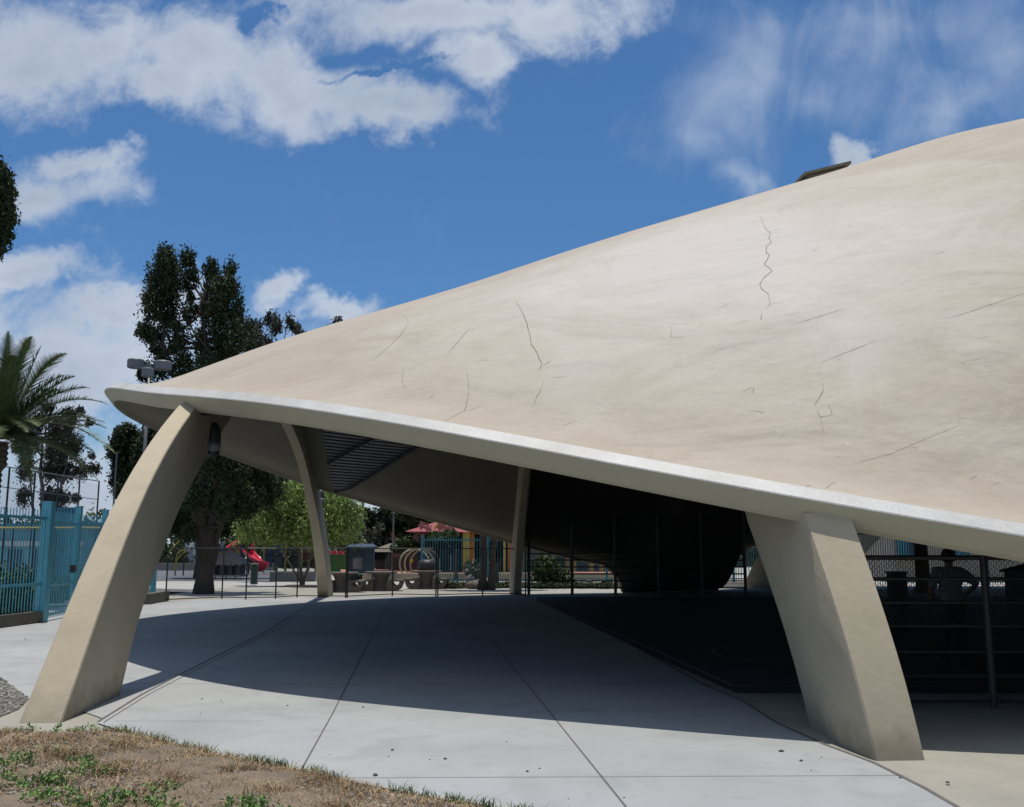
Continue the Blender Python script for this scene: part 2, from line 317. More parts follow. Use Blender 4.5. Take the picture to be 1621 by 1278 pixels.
# lobes: axis angle and half width (degrees, in the shell's own frame)
LOBES = [(0., 56.5, RK, HK), (122., 50., SYM(RK), SYM(HK)), (-126.5, 49.5, SYM(RK), SYM(HK))]
def edge_rh(psi):
    """edge radius and bottom height at angle psi (degrees)"""
    psi = (psi+180) % 360-180
    for ax, hw, rk, hk in LOBES:
        d = (psi-ax+180) % 360-180
        if abs(d) <= hw:
            th = d*56.5/hw
            r = natspline(KTH, rk, th)[0]; h = natspline(KTH, hk, th)[0]
            k = min(1, (56.5-abs(th))/2.2); h = h*(k**.45)
            return r, h, th
    return 18.9, 0.0, 57.
E1 = np.array([-math.cos(PHI), -math.sin(PHI)]); E2 = np.array([-math.sin(PHI), math.cos(PHI)])
def gfun(t, th):
    H0 = PIT[0]; G0 = [0, 0]+PIT[1:7]+[1]; G1 = [0, .004]+PIT[7:13]+[0]
    tr = math.radians(min(abs(th), 57)); tq = tr*tr
    return natspline(KT, G0, t)+natspline(KT, G1, t)*tq
def top_z(r, h, th, t): return (h+.35)+(PIT[0]-h-.35)*gfun(t, th)
def loc2w(psi, rr):
    p = math.radians(psi)
    return np.array([Cx, Cy])+rr*math.cos(p)*E1+rr*math.sin(p)*E2
def lw(u, v): q = np.array([Cx, Cy])+u*E1+v*E2; return q
PAV = thing('pavilion', (Cx, Cy, 0), 'large beige concrete shell pavilion with sweeping pointed roof on curved tan legs', 'pavilion')
psis = []
x = -180.
while x < 180:
    psis.append(x); near = min(abs(abs((x-ax+180) % 360-180)-hw) for ax, hw, _, _ in LOBES)
    x += .25 if near < 3 else .75
TS = np.concatenate([np.linspace(0, .06, 7)[:-1], np.linspace(.06, .3, 14)[:-1], np.linspace(.3, 1, 26)])
info = [edge_rh(p) for p in psis]
nP = len(psis); nT = len(TS)
S0 = .13
def build_shell():
    V = []; Vu = []; UV = []
    for p, (r, h, th) in zip(psis, info):
        z = top_z(r, h, th, TS); rr = (r-S0)*(1-TS)
        # geometric downward offset grows with slope
        dz = np.gradient(z, -rr); fac = np.sqrt(1+dz*dz)
        zu = z-np.clip(.24*fac, .24, .5); zu[0] = h+.03; zu[1] = max(h+.05, min(zu[1], z[1]-.25))
        zu = np.maximum(zu, -.3)
        for k in range(nT):
            q = loc2w(p, rr[k]); V.append((q[0], q[1], z[k])); UV.append((rr[k], math.radians(p)*max(rr[k], 6)))
            qu = loc2w(p, max(rr[k]-(.12 if k == 0 else 0), 0)); Vu.append((qu[0], qu[1], zu[k]))
    Fs = []
    for i in range(nP):
        a = i*nT; b = ((i+1) % nP)*nT
        for k in range(nT-1):
            Fs.append((a+k, b+k, b+k+1, a+k+1))
    def ul(f):
        x_ = sum(Vu[i][0] for i in f)/4-Cx; y_ = sum(Vu[i][1] for i in f)/4-Cy; return x_*E1[0]+y_*E1[1]
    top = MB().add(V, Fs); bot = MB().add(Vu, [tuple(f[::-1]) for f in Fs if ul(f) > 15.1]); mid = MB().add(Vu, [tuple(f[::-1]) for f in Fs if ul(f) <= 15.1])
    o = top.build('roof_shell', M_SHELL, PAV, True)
    uvl = o.data.uv_layers.new(name='UVMap')
    li = np.zeros(len(o.data.loops), dtype=np.int32); o.data.loops.foreach_get('vertex_index', li)
    uva = np.array(UV, dtype=np.float32)[li]; uvl.data.foreach_set('uv', uva.ravel())
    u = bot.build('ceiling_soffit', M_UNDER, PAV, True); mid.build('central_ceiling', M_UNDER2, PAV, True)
    # edge beam per lobe
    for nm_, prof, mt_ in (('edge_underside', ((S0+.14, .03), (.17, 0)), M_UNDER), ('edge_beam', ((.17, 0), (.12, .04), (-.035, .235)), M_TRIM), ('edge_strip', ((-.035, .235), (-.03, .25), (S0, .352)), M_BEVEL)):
        ev = []; n_ = len(prof)
        for p, (r, h, th) in zip(psis, info):
            for s, dz_ in prof: q = loc2w(p, r-s); ev.append((q[0], q[1], h+dz_-(.1 if h <= .01 and s > .2 else 0)))
        ef = []
        for i in range(nP):
            a = i*n_; b = ((i+1) % nP)*n_
            for k in range(n_-1): ef.append((a+k, b+k, b+k+1, a+k+1))
        MB().add(ev, ef).build(nm_, mt_, PAV, False)
    return o
SHELL = build_shell()
# corrugated ceiling panel inside the near lobe
def panel_mat():
    m = pm('corrugated_metal', (.13, .15, .19), .45, .1, 2, metal=.2); nt = m.node_tree; N = nt.nodes; L = nt.links
    tc = N.new('ShaderNodeTexCoord'); sp = N.new('ShaderNodeSeparateXYZ'); L.new(tc.outputs['Object'], sp.inputs[0])
    mu = N.new('ShaderNodeMath'); mu.operation = 'MULTIPLY'; mu.inputs[1].default_value = 2*math.pi/.085; L.new(sp.outputs[2], mu.inputs[0])
    si = N.new('ShaderNodeMath'); si.operation = 'SINE'; L.new(mu.outputs[0], si.inputs[0])
    bp = N.new('ShaderNodeBump'); bp.inputs['Strength'].default_value = 1; bp.inputs['Distance'].default_value = .05; L.new(si.outputs[0], bp.inputs['Height']); L.new(bp.outputs[0], N['Principled BSDF'].inputs['Normal'])
    return m
def panel():
    us = np.linspace(7.5, 22.0, 60); n = 29; vs = []
    def pt(u, ps, off):
        vv = u*math.tan(math.radians(ps)); rr = math.hypot(u, vv); r, h, th = edge_rh(ps); t = min(max(1-rr/(r-S0), .02), 1)
        z = top_z(r, h, th, [t, t+.01]); sl = abs(z[1]-z[0])/(.01*r); q = lw(u, vv); return (q[0], q[1], z[0]-off*math.hypot(1, sl))
    for u in us:
        for iv in range(n): vs.append(pt(u, -23.5+47*iv/(n-1), .33))
    fs = [(i*n+k, (i+1)*n+k, (i+1)*n+k+1, i*n+k+1) for i in range(len(us)-1) for k in range(n-1)]
    MB().add(vs, fs).build('ceiling_panel', panel_mat(), PAV, True)
    for ps in (-23.6, -14, -5, 5, 13, 18.5, 23.6):
        MB().tube([pt(u, ps, .36) for u in np.linspace(7.5, 22.0, 24)], .045, 4).build('ceiling_batten', M_DARKMETAL, PAV)
panel()
# arched legs. profile in (v = distance from axis, z)
A_out = [(14.08, -.05), (13.42, .77), (12.72, 1.66), (11.83, 2.57), (10.8, 3.30), (9.76, 3.93)]
A_in = [(12.25, -.05), (11.75, .86), (11.2, 1.46), (10.35, 2.25), (9.05, 3.1), (7.15, 4.15), (4.9, 4.9), (2.3, 5.4), (0, 5.6)]
B_out = [(16.42, -.05), (16.27, .42), (16.1, .92), (15.86, 1.34), (15.66, 1.72), (15.5, 1.98), (15.45, 2.07)]
B_in = [(14.9, -.05), (14.53, .78), (14.12, 1.42), (13.6, 2.12), (12.6, 3.15), (11.2, 4.2), (9.6, 5.3), (6.8, 6.65), (3.6, 7.7), (0, 8.2)]
C_out = [(16.42, -.05), (16.18, .42), (15.88, .92), (15.6, 1.34), (15.3, 1.72), (15.1, 2.0)]
C_in = [(14.85, -.05), (14.4, .78), (13.95, 1.42), (13.35, 2.15), (12.3, 3.15), (11.0, 4.15), (9.3, 5.3), (6.7, 6.7), (3.6, 7.7), (0, 8.2)]
def resample(P, n):
    P = np.array(P); d = np.concatenate([[0], np.cumsum(np.hypot(*np.diff(P, axis=0).T))]); d /= d[-1]
    s = np.linspace(0, 1, n); return np.stack([natspline(d, P[:, 0], s), natspline(d, P[:, 1], s)], 1)
def smooth(P, n):
    P = np.array(P); k = np.polyfit(P[:, 1], P[:, 0], 3); z = np.linspace(P[0, 1], P[-1, 1], n); return np.stack([np.polyval(k, z), z], 1)
def leg(ax, uc, outer, inner, sgn, hw0, hw1, dv=0, crease=0, label=None, tilt=0, skew=0):
    a = math.radians(ax); ca, sa = math.cos(a), math.sin(a)
    def place(u, v, z):
        zc_ = outer[-1][1]; u += tilt*(z if z < zc_ else max(0, 2*zc_-z))
        U = u*ca-v*sa; V_ = u*sa+v*ca; q = lw(U, V_); return (q[0], q[1], z)
    n = 26; Oo = list(outer)
    # outer curve continues just inside the shell up to the crown
    vs_ = np.linspace(outer[-1][0], 0, 12)[1:]
    for v in vs_:
        if v > outer[-1][0]-.3: continue
        rr = math.hypot(uc, v); ps = math.degrees(math.atan2(v, uc))*1.0
        r, h, th = edge_rh(ps); t = 1-rr/(r-S0)
        if t < .0: t = 0
        Oo.append((v, top_z(r, h, th, [t])[0]-.17))
    O = np.concatenate([smooth(outer, 18), resample(Oo[len(outer):], 2*n-18)]); I = resample(inner, n*2)
    V = []; m = MB()
    for k in range(n*2):
        s = k/(n*2-1); hw = hw0+(hw1-hw0)*min(1, s*2.5)
        vo, zo = O[k]; vi, zi = I[k]
        vo += dv*max(0, 1-zo/4); vi += dv*max(0, 1-zi/4)
        vc, zc = vo+(vi-vo)*.45, zo+(zi-zo)*.45
        ch = .012; sk_ = skew*max(0, min(zo, outer[-1][1]))*(zo <= outer[-1][1]+.02)
        ring = [(uc-hw+ch, vo+sk_, zo), (uc+hw-ch, vo, zo), (uc+hw, vo+(vi-vo)*.015, zo+(zi-zo)*.015), (uc+hw+crease, vc, zc), (uc+hw-crease*1.8, vi, zi), (uc-hw+crease*1.8, vi, zi), (uc-hw-crease, vc, zc), (uc-hw, vo+sk_+(vi-vo)*.015, zo+(zi-zo)*.015)]
        V += [place(u, v*sgn, z) for u, v, z in ring]
    R = 8; fs = []
    for k in range(n*2-1):
        for q in range(R):
            f = (k*R+q, k*R+(q+1) % R, (k+1)*R+(q+1) % R, (k+1)*R+q); fs.append(f if sgn < 0 else f[::-1])
    m.add(V, fs); m.add(V[:R], [tuple(range(R))])
    o = m.build('arch_leg', M_LEG, PAV, True); o.data.set_sharp_from_angle(angle=math.radians(22))
    if label: o['label'] = label
    return o
leg(0, 22.36, A_out, A_in, -1, .21, .12, 0, tilt=-.05)
leg(0, 22.7, A_out, A_in, 1, .205, .135, 1.0)
leg(0, 14.52, B_out, B_in, -1, .215, .2, 0, .03, tilt=.075, skew=.07)
leg(0, 15.1, C_out, C_in, 1, .215, .19, -.4, .045)
k_ = 49.5/56.5
def sc(P, k): return [(v*k, z) for v, z in P]
for ax in (122., -126.5):
    for sg in (-1, 1):
        leg(ax, 23.2, sc(A_out, .86), sc(A_in, .86), sg, .2, .14)
        leg(ax, 16.2, sc(C_out, .87), sc(C_in, .87), sg, .22, .19, 0, .045)
# roof vent on the ridge
def vent():
    base = W(1291, 285, 24.9)
    ang = math.atan2(-E1[1], -E1[0]); slope = .28
    ux = Vector((math.cos(ang), math.sin(ang), slope)).normalized(); uy = Vector((-math.sin(ang), math.cos(ang), 0)); uz = ux.cross(uy)
    def bx(cx, cy, cz, sx, sy, sz, mb, t=1):
        vs = []
        for z, k in ((-sz/2, 1), (sz/2, t)):
            for x_, y_ in ((-1, -1), (1, -1), (1, 1), (-1, 1)):
                vs.append(base+ux*(cx+x_*sx/2*k)+uy*(cy+y_*sy/2*k)+uz*(cz+z))
        mb.add(vs, [(0, 3, 2, 1), (4, 5, 6, 7), (0, 1, 5, 4), (1, 2, 6, 5), (2, 3, 7, 6), (3, 0, 4, 7)])
    mv = pm('vent_paint', (.23, .21, .15), .7, .1, 2)
    m = MB(); bx(0, 0, -.45, 1.15, 1.5, .8, m, .98); o = m.build('roof_vent', mv, PAV)
    m = MB(); bx(0, 0, .0, 1.35, 1.7, .07, m); m.build('vent_cap', mv, o)
    m = MB()
    for k in range(3): bx(-.62, 0, -.12-.12*k, .06, 1.4, .05, m)
    m.build('louvre', mv, o)
vent()
# lantern lights fixed to the inner sides of the two far-left legs
def lantern(pos, s=1):
    m = MB(); m.lathe((pos[0], pos[1], pos[2]-.28*s), [(.05*s, 0), (.11*s, .04*s), (.125*s, .2*s), (.125*s, .42*s), (.10*s, .5*s), (.05*s, .56*s)], 14)
    o = m.build('wall_lantern', M_DARKMETAL, PAV, True)
    m = MB(); m.lathe((pos[0]+.02, pos[1]-.04, pos[2]-.2*s), [(.06*s, 0), (.112*s, .03*s), (.12*s, .14*s), (.05*s, .17*s)], 14)
    m.build('lens', pm('lantern_lens', (.25, .25, .28), .3, .05, 3), o, True)
    m = MB(); m.box((pos[0]-.08, pos[1], pos[2]+.02), (.16, .1, .3)); m.build('bracket', M_DARKMETAL, o)
q = lw(22.02-.1, -8.75); pl = W(337, 697, q[1]); lantern((pl.x, pl.y, pl.z), 1.0)
q = lw(22.85-.3, 11.0); pl = W(508, 787, q[1]); lantern((pl.x, pl.y, pl.z), 1.0)
# cracks in the plaster: thin raised ribbons lying on the shell
bpy.context.view_layer.update()
from mathutils.bvhtree import BVHTree
me = SHELL.data
BV = BVHTree.FromPolygons([v.co.copy() for v in me.vertices], [tuple(p.vertices) for p in me.polygons])
def crack_set(lines, seed=0):
    m = MB(); rn = random.Random(seed)
    for wd, pts in lines:
        dense = []
        for a, b in zip(pts[:-1], pts[1:]):
            n = max(1, int(math.hypot(b[0]-a[0], b[1]-a[1])/4))
            for k in range(n): t = k/n; dense.append((a[0]+(b[0]-a[0])*t+rn.uniform(-.5, .5), a[1]+(b[1]-a[1])*t+rn.uniform(-.5, .5)))
        dense.append(pts[-1]); P3 = []
        for x_, y_ in dense:
            h = BV.ray_cast(Vector((0, 0, CAMZ)), ray(x_, y_).normalized())
            if h[0]: P3.append((h[0]+h[1].normalized()*(.004 if h[1].y < 0 or h[1].z > 0 else -.004), h[1]))
        for i, ((p, nn), (q_, n2)) in enumerate(zip(P3[:-1], P3[1:])):
            d = (q_-p); 
            if d.length < 1e-4 or d.length > 1: continue
            s = d.cross(nn).normalized(); f0 = .35+.65*math.sin(math.pi*(i+.3)/(len(P3)))
            wa = wd*.58*f0*rn.uniform(.6, 1.2)
            m.add([p+s*wa, q_+s*wa, q_-s*wa, p-s*wa], [(0, 1, 2, 3)])
    return m
cz = lambda z, ox, oy, k: [(ox+a/k, oy+b/k) for a, b in z]
L1 = cz([(455, 130), (485, 200), (510, 220), (500, 245), (515, 265), (490, 290), (487, 320), (505, 330), (495, 355), (478, 378), (520, 412), (480, 445), (455, 480), (465, 505), (500, 530), (505, 570), (510, 580), (488, 600)], 1060, 300, 3.195)
L2 = cz([(468, 625), (460, 660)], 1060, 300, 3.195)
L3 = cz([(1040, 150), (1080, 220), (1110, 290), (1130, 370), (1140, 430), (1175, 480), (1205, 555), (1190, 595)], 560, 440, 4.0525)
L4 = cz([(1205, 570), (1265, 535)], 560, 440, 4.0525)
L5 = cz([(725, 610), (737, 660), (735, 740), (722, 820), (708, 855), (640, 890), (580, 922)], 560, 440, 4.0525)
L6 = cz([(708, 855), (760, 845), (815, 825)], 560, 440, 4.0525)
L7 = cz([(325, 235), (352, 285), (320, 345), (250, 420), (190, 475), (120, 530)], 560, 440, 4.0525)
L8 = cz([(745, 325), (690, 385), (610, 480)], 560, 440, 4.0525)
L9 = cz([(320, 580), (310, 650), (328, 715)], 560, 440, 4.0525)
L10 = cz([(395, 640), (398, 690), (345, 775)], 1200, 440, 3.85)
L11 = cz([(430, 775), (455, 835), (380, 850), (360, 815)], 1200, 440, 3.85)
L12 = cz([(385, 850), (398, 935)], 1200, 440, 3.85)
L13 = cz([(1217, 830), (1232, 895), (920, 1025), (820, 1070), (520, 1150)], 1200, 440, 3.85)
L14 = cz([(190, 290), (330, 250), (520, 190)], 1200, 440, 3.85)
L15 = cz([(380, 520), (520, 462), (720, 385)], 1200, 440, 3.85)
L16 = cz([(1080, 250), (1170, 245), (1300, 205), (1430, 160), (1621, 95)], 1200, 440, 3.85)
L17 = cz([(0, 690), (12, 710), (5, 748), (75, 748)], 1060, 300, 3.195)
L18 = cz([(370, 1025), (395, 1008), (425, 1005), (422, 1030)], 1060, 300, 3.195)
L19 = cz([(1220, 670), (1150, 820)], 560, 440, 4.0525)
M_CR = pm('dark_crack', (.22, .19, .165), .95, .2, 3)  # darker colour for the more open cracks
M_CR2 = pm('hairline_crack', (.33, .30, .26), .95, .2, 3)
for i_, l_ in enumerate([(.009, L1), (.008, L2), (.009, L3), (.006, L4), (.006, L5), (.005, L18), (.005, L10), (.005, L11)]): crack_set([l_], i_).build('plaster_crack', M_CR, PAV)
for i_, l_ in enumerate([(.005, L6), (.007, L7), (.006, L8), (.005, L9), (.004, L12), (.004, L13), (.006, L14), (.006, L15), (.006, L16), (.006, L17), (.005, L19)]): crack_set([l_], i_+20).build('plaster_crack', M_CR2, PAV)
rr_ = random.Random(5); sm = []
for k in range(110):
    x_ = rr_.uniform(480, 1615); y_ = rr_.uniform(250, 790); ln = rr_.uniform(3, 16); an = math.radians(rr_.gauss(-12, 14))
    sm.append((rr_.uniform(.002, .005), [(x_, y_), (x_+ln*math.cos(an), y_+ln*math.sin(an)+rr_.uniform(-1.5, 1.5)), (x_+1.7*ln*math.cos(an), y_+1.7*ln*math.sin(an))]))
crack_set(sm, 3).build('plaster_scratches', M_CR2, PAV)['kind'] = 'stuff'
#@@PART2@@
# ------------------------------------------------------------------ vegetation helpers
M_LEAFD = pm('dark_leaf', (.058, .088, .034), .7, .2, .6, island=.6, col2=(.024, .038, .016))
M_LEAFE = pm('eucalyptus_leaf', (.085, .088, .055), .7, .2, .8, island=.5, col2=(.045, .042, .03))
M_LEAFP = pm('feathery_lime_leaf', (.31, .43, .12), .8, .2, .9, island=.35, col2=(.18, .25, .08))
M_LEAFG = pm('mid_green_leaf', (.07, .12, .035), .7, .2, .9, island=.45, col2=(.03, .06, .02))
M_PINE = pm('pine_needle', (.022, .036, .022), .8, .2, .8, island=.4, col2=(.012, .02, .013))
for m_ in (M_LEAFD, M_LEAFE, M_LEAFP, M_LEAFG, M_PINE): m_.node_tree.nodes['Principled BSDF'].inputs['Specular IOR Level'].default_value = .25
def leaves(name, clumps, n, size, mat, parent, seed=0, aspect=2.0, droop=0.0, loose=.25, tufts=10):
    """many small leaf quads; clumps are (centre, (rx, ry, rz)); leaves gather in tufts inside each clump"""
    rg = np.random.default_rng(seed); vol = np.array([c[1][0]*c[1][1]*c[1][2] for c in clumps])**.7; vol = vol/vol.sum()
    P = []
    for (c, r), wgt in zip(clumps, vol):
        k = max(8, int(n*wgt)); nt_ = max(3, k//tufts)
        d = rg.normal(size=(nt_, 3)); d /= np.linalg.norm(d, axis=1)[:, None]; rad = rg.uniform(.15, 1, nt_)**.55
        tc = d*rad[:, None]*np.array(r)
        ti = rg.integers(0, nt_, k); sg = np.mean(r)*loose
        pts = tc[ti]+rg.normal(size=(k, 3))*np.array([sg, sg, sg*(1+droop)])*rg.uniform(.3, 1, nt_)[ti][:, None]
        P.append(pts+np.array(c))
    P = np.concatenate(P); k = len(P)
    a = rg.normal(size=(k, 3)); a[:, 2] -= droop*1.6; a /= np.linalg.norm(a, axis=1)[:, None]
    b = rg.normal(size=(k, 3)); b -= (b*a).sum(1)[:, None]*a; b /= np.linalg.norm(b, axis=1)[:, None]
    s = size*rg.uniform(.55, 1.3, k)[:, None]
    A = a*s*.5*aspect**.5; B = b*s*.5/aspect**.5
    V = np.stack([P-A, P-A*.1-B, P+A, P-A*.1+B], 1).reshape(-1, 3)
    me = bpy.data.meshes.new(name); me.vertices.add(4*k); me.vertices.foreach_set('co', V.ravel().astype(np.float32))
    me.loops.add(4*k); me.loops.foreach_set('vertex_index', np.arange(4*k, dtype=np.int32))
    me.polygons.add(k); me.polygons.foreach_set('loop_start', np.arange(0, 4*k, 4, dtype=np.int32)); me.polygons.foreach_set('loop_total', np.full(k, 4, dtype=np.int32))
    me.materials.append(mat); me.update(calc_edges=True); me.validate()
    o = bpy.data.objects.new(name, me); COL.objects.link(o)
    if parent is not None:
        o.parent = parent; o.matrix_parent_inverse = Matrix.Translation(-Vector(parent.get('_w', (0, 0, 0))))
    return o
def limb(mb, a, b, r0, r1, rn, wob=.08, n=6, sag=0):
    a = Vector(a); b = Vector(b); L_ = (b-a).length; pts = []; rs = []
    for i in range(n+1):
        t = i/n; p = a.lerp(b, t)+Vector((rn.uniform(-1, 1), rn.uniform(-1, 1), rn.uniform(-1, 1)*.5))*L_*wob*(t > 0)*(t < 1)
        p.z += sag*math.sin(math.pi*t)*L_; pts.append(p); rs.append(r0+(r1-r0)*t)
    mb.tube(pts, rs, 7); return pts
def tree(label, base, trunk_top, r, clumps, n, size, mat, bark=None, cat='tree', group=None, seed=1, aspect=2, droop=0, loose=.25, name='tree', extra_trunks=(), tufts=10, flare=1.5, twigs=0):
    base = Vector(base); t = thing(name, base, label, cat, group); rn = random.Random(seed)
    m = MB(); tops = []
    for (b0, t0, r0) in [(base, Vector(trunk_top), r)]+[(Vector(x_), Vector(y_), z_) for x_, y_, z_ in extra_trunks]:
        L_ = (t0-b0); pts = []; rs = []
        for i in range(10):
            q_ = i/9; p = b0+L_*q_+Vector((rn.uniform(-1, 1), rn.uniform(-1, 1), 0))*L_.length*.012*(i > 0)
            pts.append(p); rs.append(r0*((1-q_)*.75+.25)*(1+(flare-1)*max(0, 1-q_*9)))
        m.tube(pts, rs, 10); tops.append(pts)
    for c, rr in clumps:
        pts = tops[rn.randrange(len(tops))]
        cands = [p for p in pts[3:] if p.z < c[2]+.2] or [pts[3]]
        s_ = min(cands, key=lambda p: (p-Vector(c)).length+.6*abs(p.z-c[2]+1.0))
        limb(m, s_, Vector(c)+Vector((0, 0, rr[2]*.3)), r*.28, r*.06, rn, .05)
        for _ in range(twigs):
            limb(m, Vector(c), Vector(c)+Vector((rn.uniform(-1, 1)*rr[0], rn.uniform(-1, 1)*rr[1], rn.uniform(-1, 1)*rr[2])), r*.07, r*.02, rn, .08, 4)
    m.build('trunk', bark or M_BARK, t, True)
    leaves('crown', clumps, n, size, mat, t, seed, aspect, droop, loose, tufts)
    return t
def cl_px(lst, Y, depth=.8, rn=None):
    rn = rn or random.Random(3); out = []
    for (x_, y_, rx, ry, *yy) in lst:
        y0 = Y+(yy[0] if yy else rn.uniform(-depth, depth)); c = W(x_, y_, y0); k = y0/F_PX
        out.append(((c.x, c.y, c.z), (rx*k, max(.5, min(rx, ry)*k*1.1), ry*k)))
    return out
# ---- big dark tree behind the fence
bp_ = G(322, 940)
YT = bp_.y
cl = cl_px([(262, 410, 20, 24), (250, 440, 24, 28), (275, 440, 26, 34), (298, 408, 12, 20), (300, 440, 14, 26), (335, 425, 15, 22), (345, 455, 25, 30), (365, 430, 12, 22), (368, 460, 14, 30),
            (240, 480, 18, 40), (268, 490, 26, 46), (300, 490, 12, 30), (325, 490, 14, 34), (350, 500, 24, 46), (375, 500, 12, 40), (232, 525, 14, 24), (225, 525, 10, 14), (250, 545, 16, 34), (282, 540, 18, 40), (318, 545, 12, 40),
            (345, 550, 22, 40), (375, 540, 20, 36), (392, 535, 16, 34), (258, 580, 22, 22), (290, 585, 24, 30), (330, 590, 24, 30), (232, 590, 14, 16), (228, 595, 12, 12), (360, 580, 24, 30), (398, 560, 12, 26),
            (300, 640, 40, 35), (360, 640, 40, 35), (240, 650, 20, 30), (400, 640, 24, 34), (290, 710, 50, 30, 1.2), (350, 715, 55, 35, 1.2), (400, 740, 40, 30, 1.5), (430, 700, 30, 35), (290, 780, 34, 36, 1.5), (345, 790, 20, 40, 2.5), (385, 790, 34, 34, 1.5), (425, 775, 26, 26, 1.8), (285, 830, 22, 22, 1.6), (330, 735, 30, 24, -1.0), (310, 790, 18, 26, -.9), (372, 745, 26, 30, -.9), (355, 800, 16, 24, -1.0), (400, 790, 22, 26, -.6), (300, 845, 14, 16, -.5), (440, 730, 24, 22, -.4)], YT, .7)
top = W(318, 500, YT)
tree('tall dark evergreen tree with upright clumps and thick trunk behind the chain-link fence', bp_, top, .27, [(c_, (r_[0]*.84, r_[1]*.84, r_[2]*.92)) for c_, r_ in cl], 88000, .105, M_LEAFD, cat='tree', name='evergreen_tree', seed=11, aspect=1.8, droop=.6, loose=.26, tufts=26,
     extra_trunks=[(bp_+Vector((.05, 0, 1.5)), W(262, 560, YT), .2), (bp_+Vector((.1, .1, 1.3)), W(372, 520, YT+.3), .22), (bp_+Vector((.15, .1, 1.0)), W(395, 700, YT), .13)], flare=1.7)
# ---- dark shrubby conifer at its left
b0 = Vector((WX(197, 44), 44, 0))
cl = cl_px([(195, 690, 14, 20), (205, 700, 16, 24), (190, 715, 18, 22), (200, 740, 20, 26), (193, 765, 16, 24), (205, 780, 18, 24), (222, 720, 12, 26), (232, 700, 10, 24), (240, 690, 10, 20), (228, 745, 14, 30), (215, 800, 20, 26)], 44, .6)
tree('narrow dark conifer standing left of the big evergreen tree', b0, W(202, 690, 44), .16, cl, 26000, .12, M_LEAFD, name='conifer_tree', seed=21, aspect=2.2, droop=.4)
# ---- sparse eucalyptus beyond the roof
b0 = Vector((WX(513, 66), 66, 0))
cl = cl_px([(405, 520, 13, 17), (428, 508, 14, 12), (437, 520, 12, 16), (458, 512, 8, 15), (470, 522, 8, 11), (478, 528, 8, 7), (405, 540, 12, 16), (420, 545, 14, 14), (395, 515, 8, 12), (534, 508, 9, 4)], 58, 1.2)
tree('sparse eucalyptus tree with open branches peeking above the roof edge', b0, W(432, 570, 59), .2, [(c_, tuple(v*.8 for v in r_)) for c_, r_ in cl], 3600, .15, M_LEAFE, bark=M_BARK2, name='eucalyptus_tree', seed=31, aspect=3, droop=.8, loose=.35, twigs=3)
# ---- eucalyptus behind the blue fence
b0 = Vector((WX(68, 62), 62, 0))
cl = cl_px([(75, 645, 14, 10), (110, 660, 20, 16), (95, 680, 24, 20), (128, 650, 8, 7), (142, 670, 10, 5), (48, 700, 16, 26), (35, 690, 12, 18), (40, 740, 13, 30), (38, 785, 12, 22), (90, 715, 26, 22), (115, 705, 20, 20), (75, 745, 14, 22), (100, 745, 24, 20), (130, 745, 18, 14), (150, 742, 12, 8), (145, 722, 6, 6), (75, 785, 14, 14), (120, 790, 8, 8), (95, 790, 20, 18), (60, 670, 14, 16), (25, 712, 8, 6)], 62, 1.6)
tree('open eucalyptus tree with dark drooping clusters behind the blue fence', b0, W(66, 700, 62), .25, [(c_, tuple(v*.8 for v in r_)) for c_, r_ in cl], 15000, .15, M_LEAFE, bark=M_BARK2, name='eucalyptus_tree', seed=41, aspect=3, droop=.7, loose=.3, twigs=2, extra_trunks=[(b0+Vector((.1, 0, .2)), W(108, 720, 62.5), .18), (b0+Vector((-.1, .2, .2)), W(42, 720, 61.5), .13)])
# ---- tree at the left frame edge
b0 = Vector((WX(-70, 30), 30, 0))
cl = cl_px([(-2, 275, 17, 22), (2, 300, 16, 20), (-8, 320, 30, 24), (8, 345, 16, 18), (-4, 375, 24, 20), (-15, 400, 20, 12), (-45, 280, 30, 40), (-60, 340, 40, 50), (-100, 300, 50, 60), (-110, 380, 50, 40), (-50, 400, 30, 20)], 30, 1.2)
tree('tall green tree whose crown just enters the left edge of the view', b0, W(-70, 330, 30), .3, cl, 38000, .11, M_LEAFD, name='tall_tree', seed=51, aspect=2, droop=.5)
# ---- lime green feathery tree
b0 = G(478, 926)
cl = cl_px([(405, 835, 30, 18), (430, 815, 34, 20), (455, 800, 34, 18), (490, 800, 36, 26), (470, 835, 40, 22), (520, 810, 34, 26), (550, 820, 24, 30), (545, 845, 22, 14), (500, 840, 40, 20), (430, 845, 34, 12), (390, 845, 18, 10), (440, 785, 20, 12), (470, 775, 18, 12), (525, 785, 20, 14)], b0.y-1, 1.0)
tree('lime green feathery tree with thin forked trunk beside the playground', b0, W(470, 830, b0.y), .11, cl, 46000, .11, M_LEAFP, bark=M_BARK2, name='feathery_tree', seed=61, aspect=3.5, droop=.6, loose=.32, tufts=14, extra_trunks=[(b0, W(440, 860, b0.y), .07), (b0+Vector((.05, 0, 0)), W(500, 855, b0.y), .09)], flare=1.1)
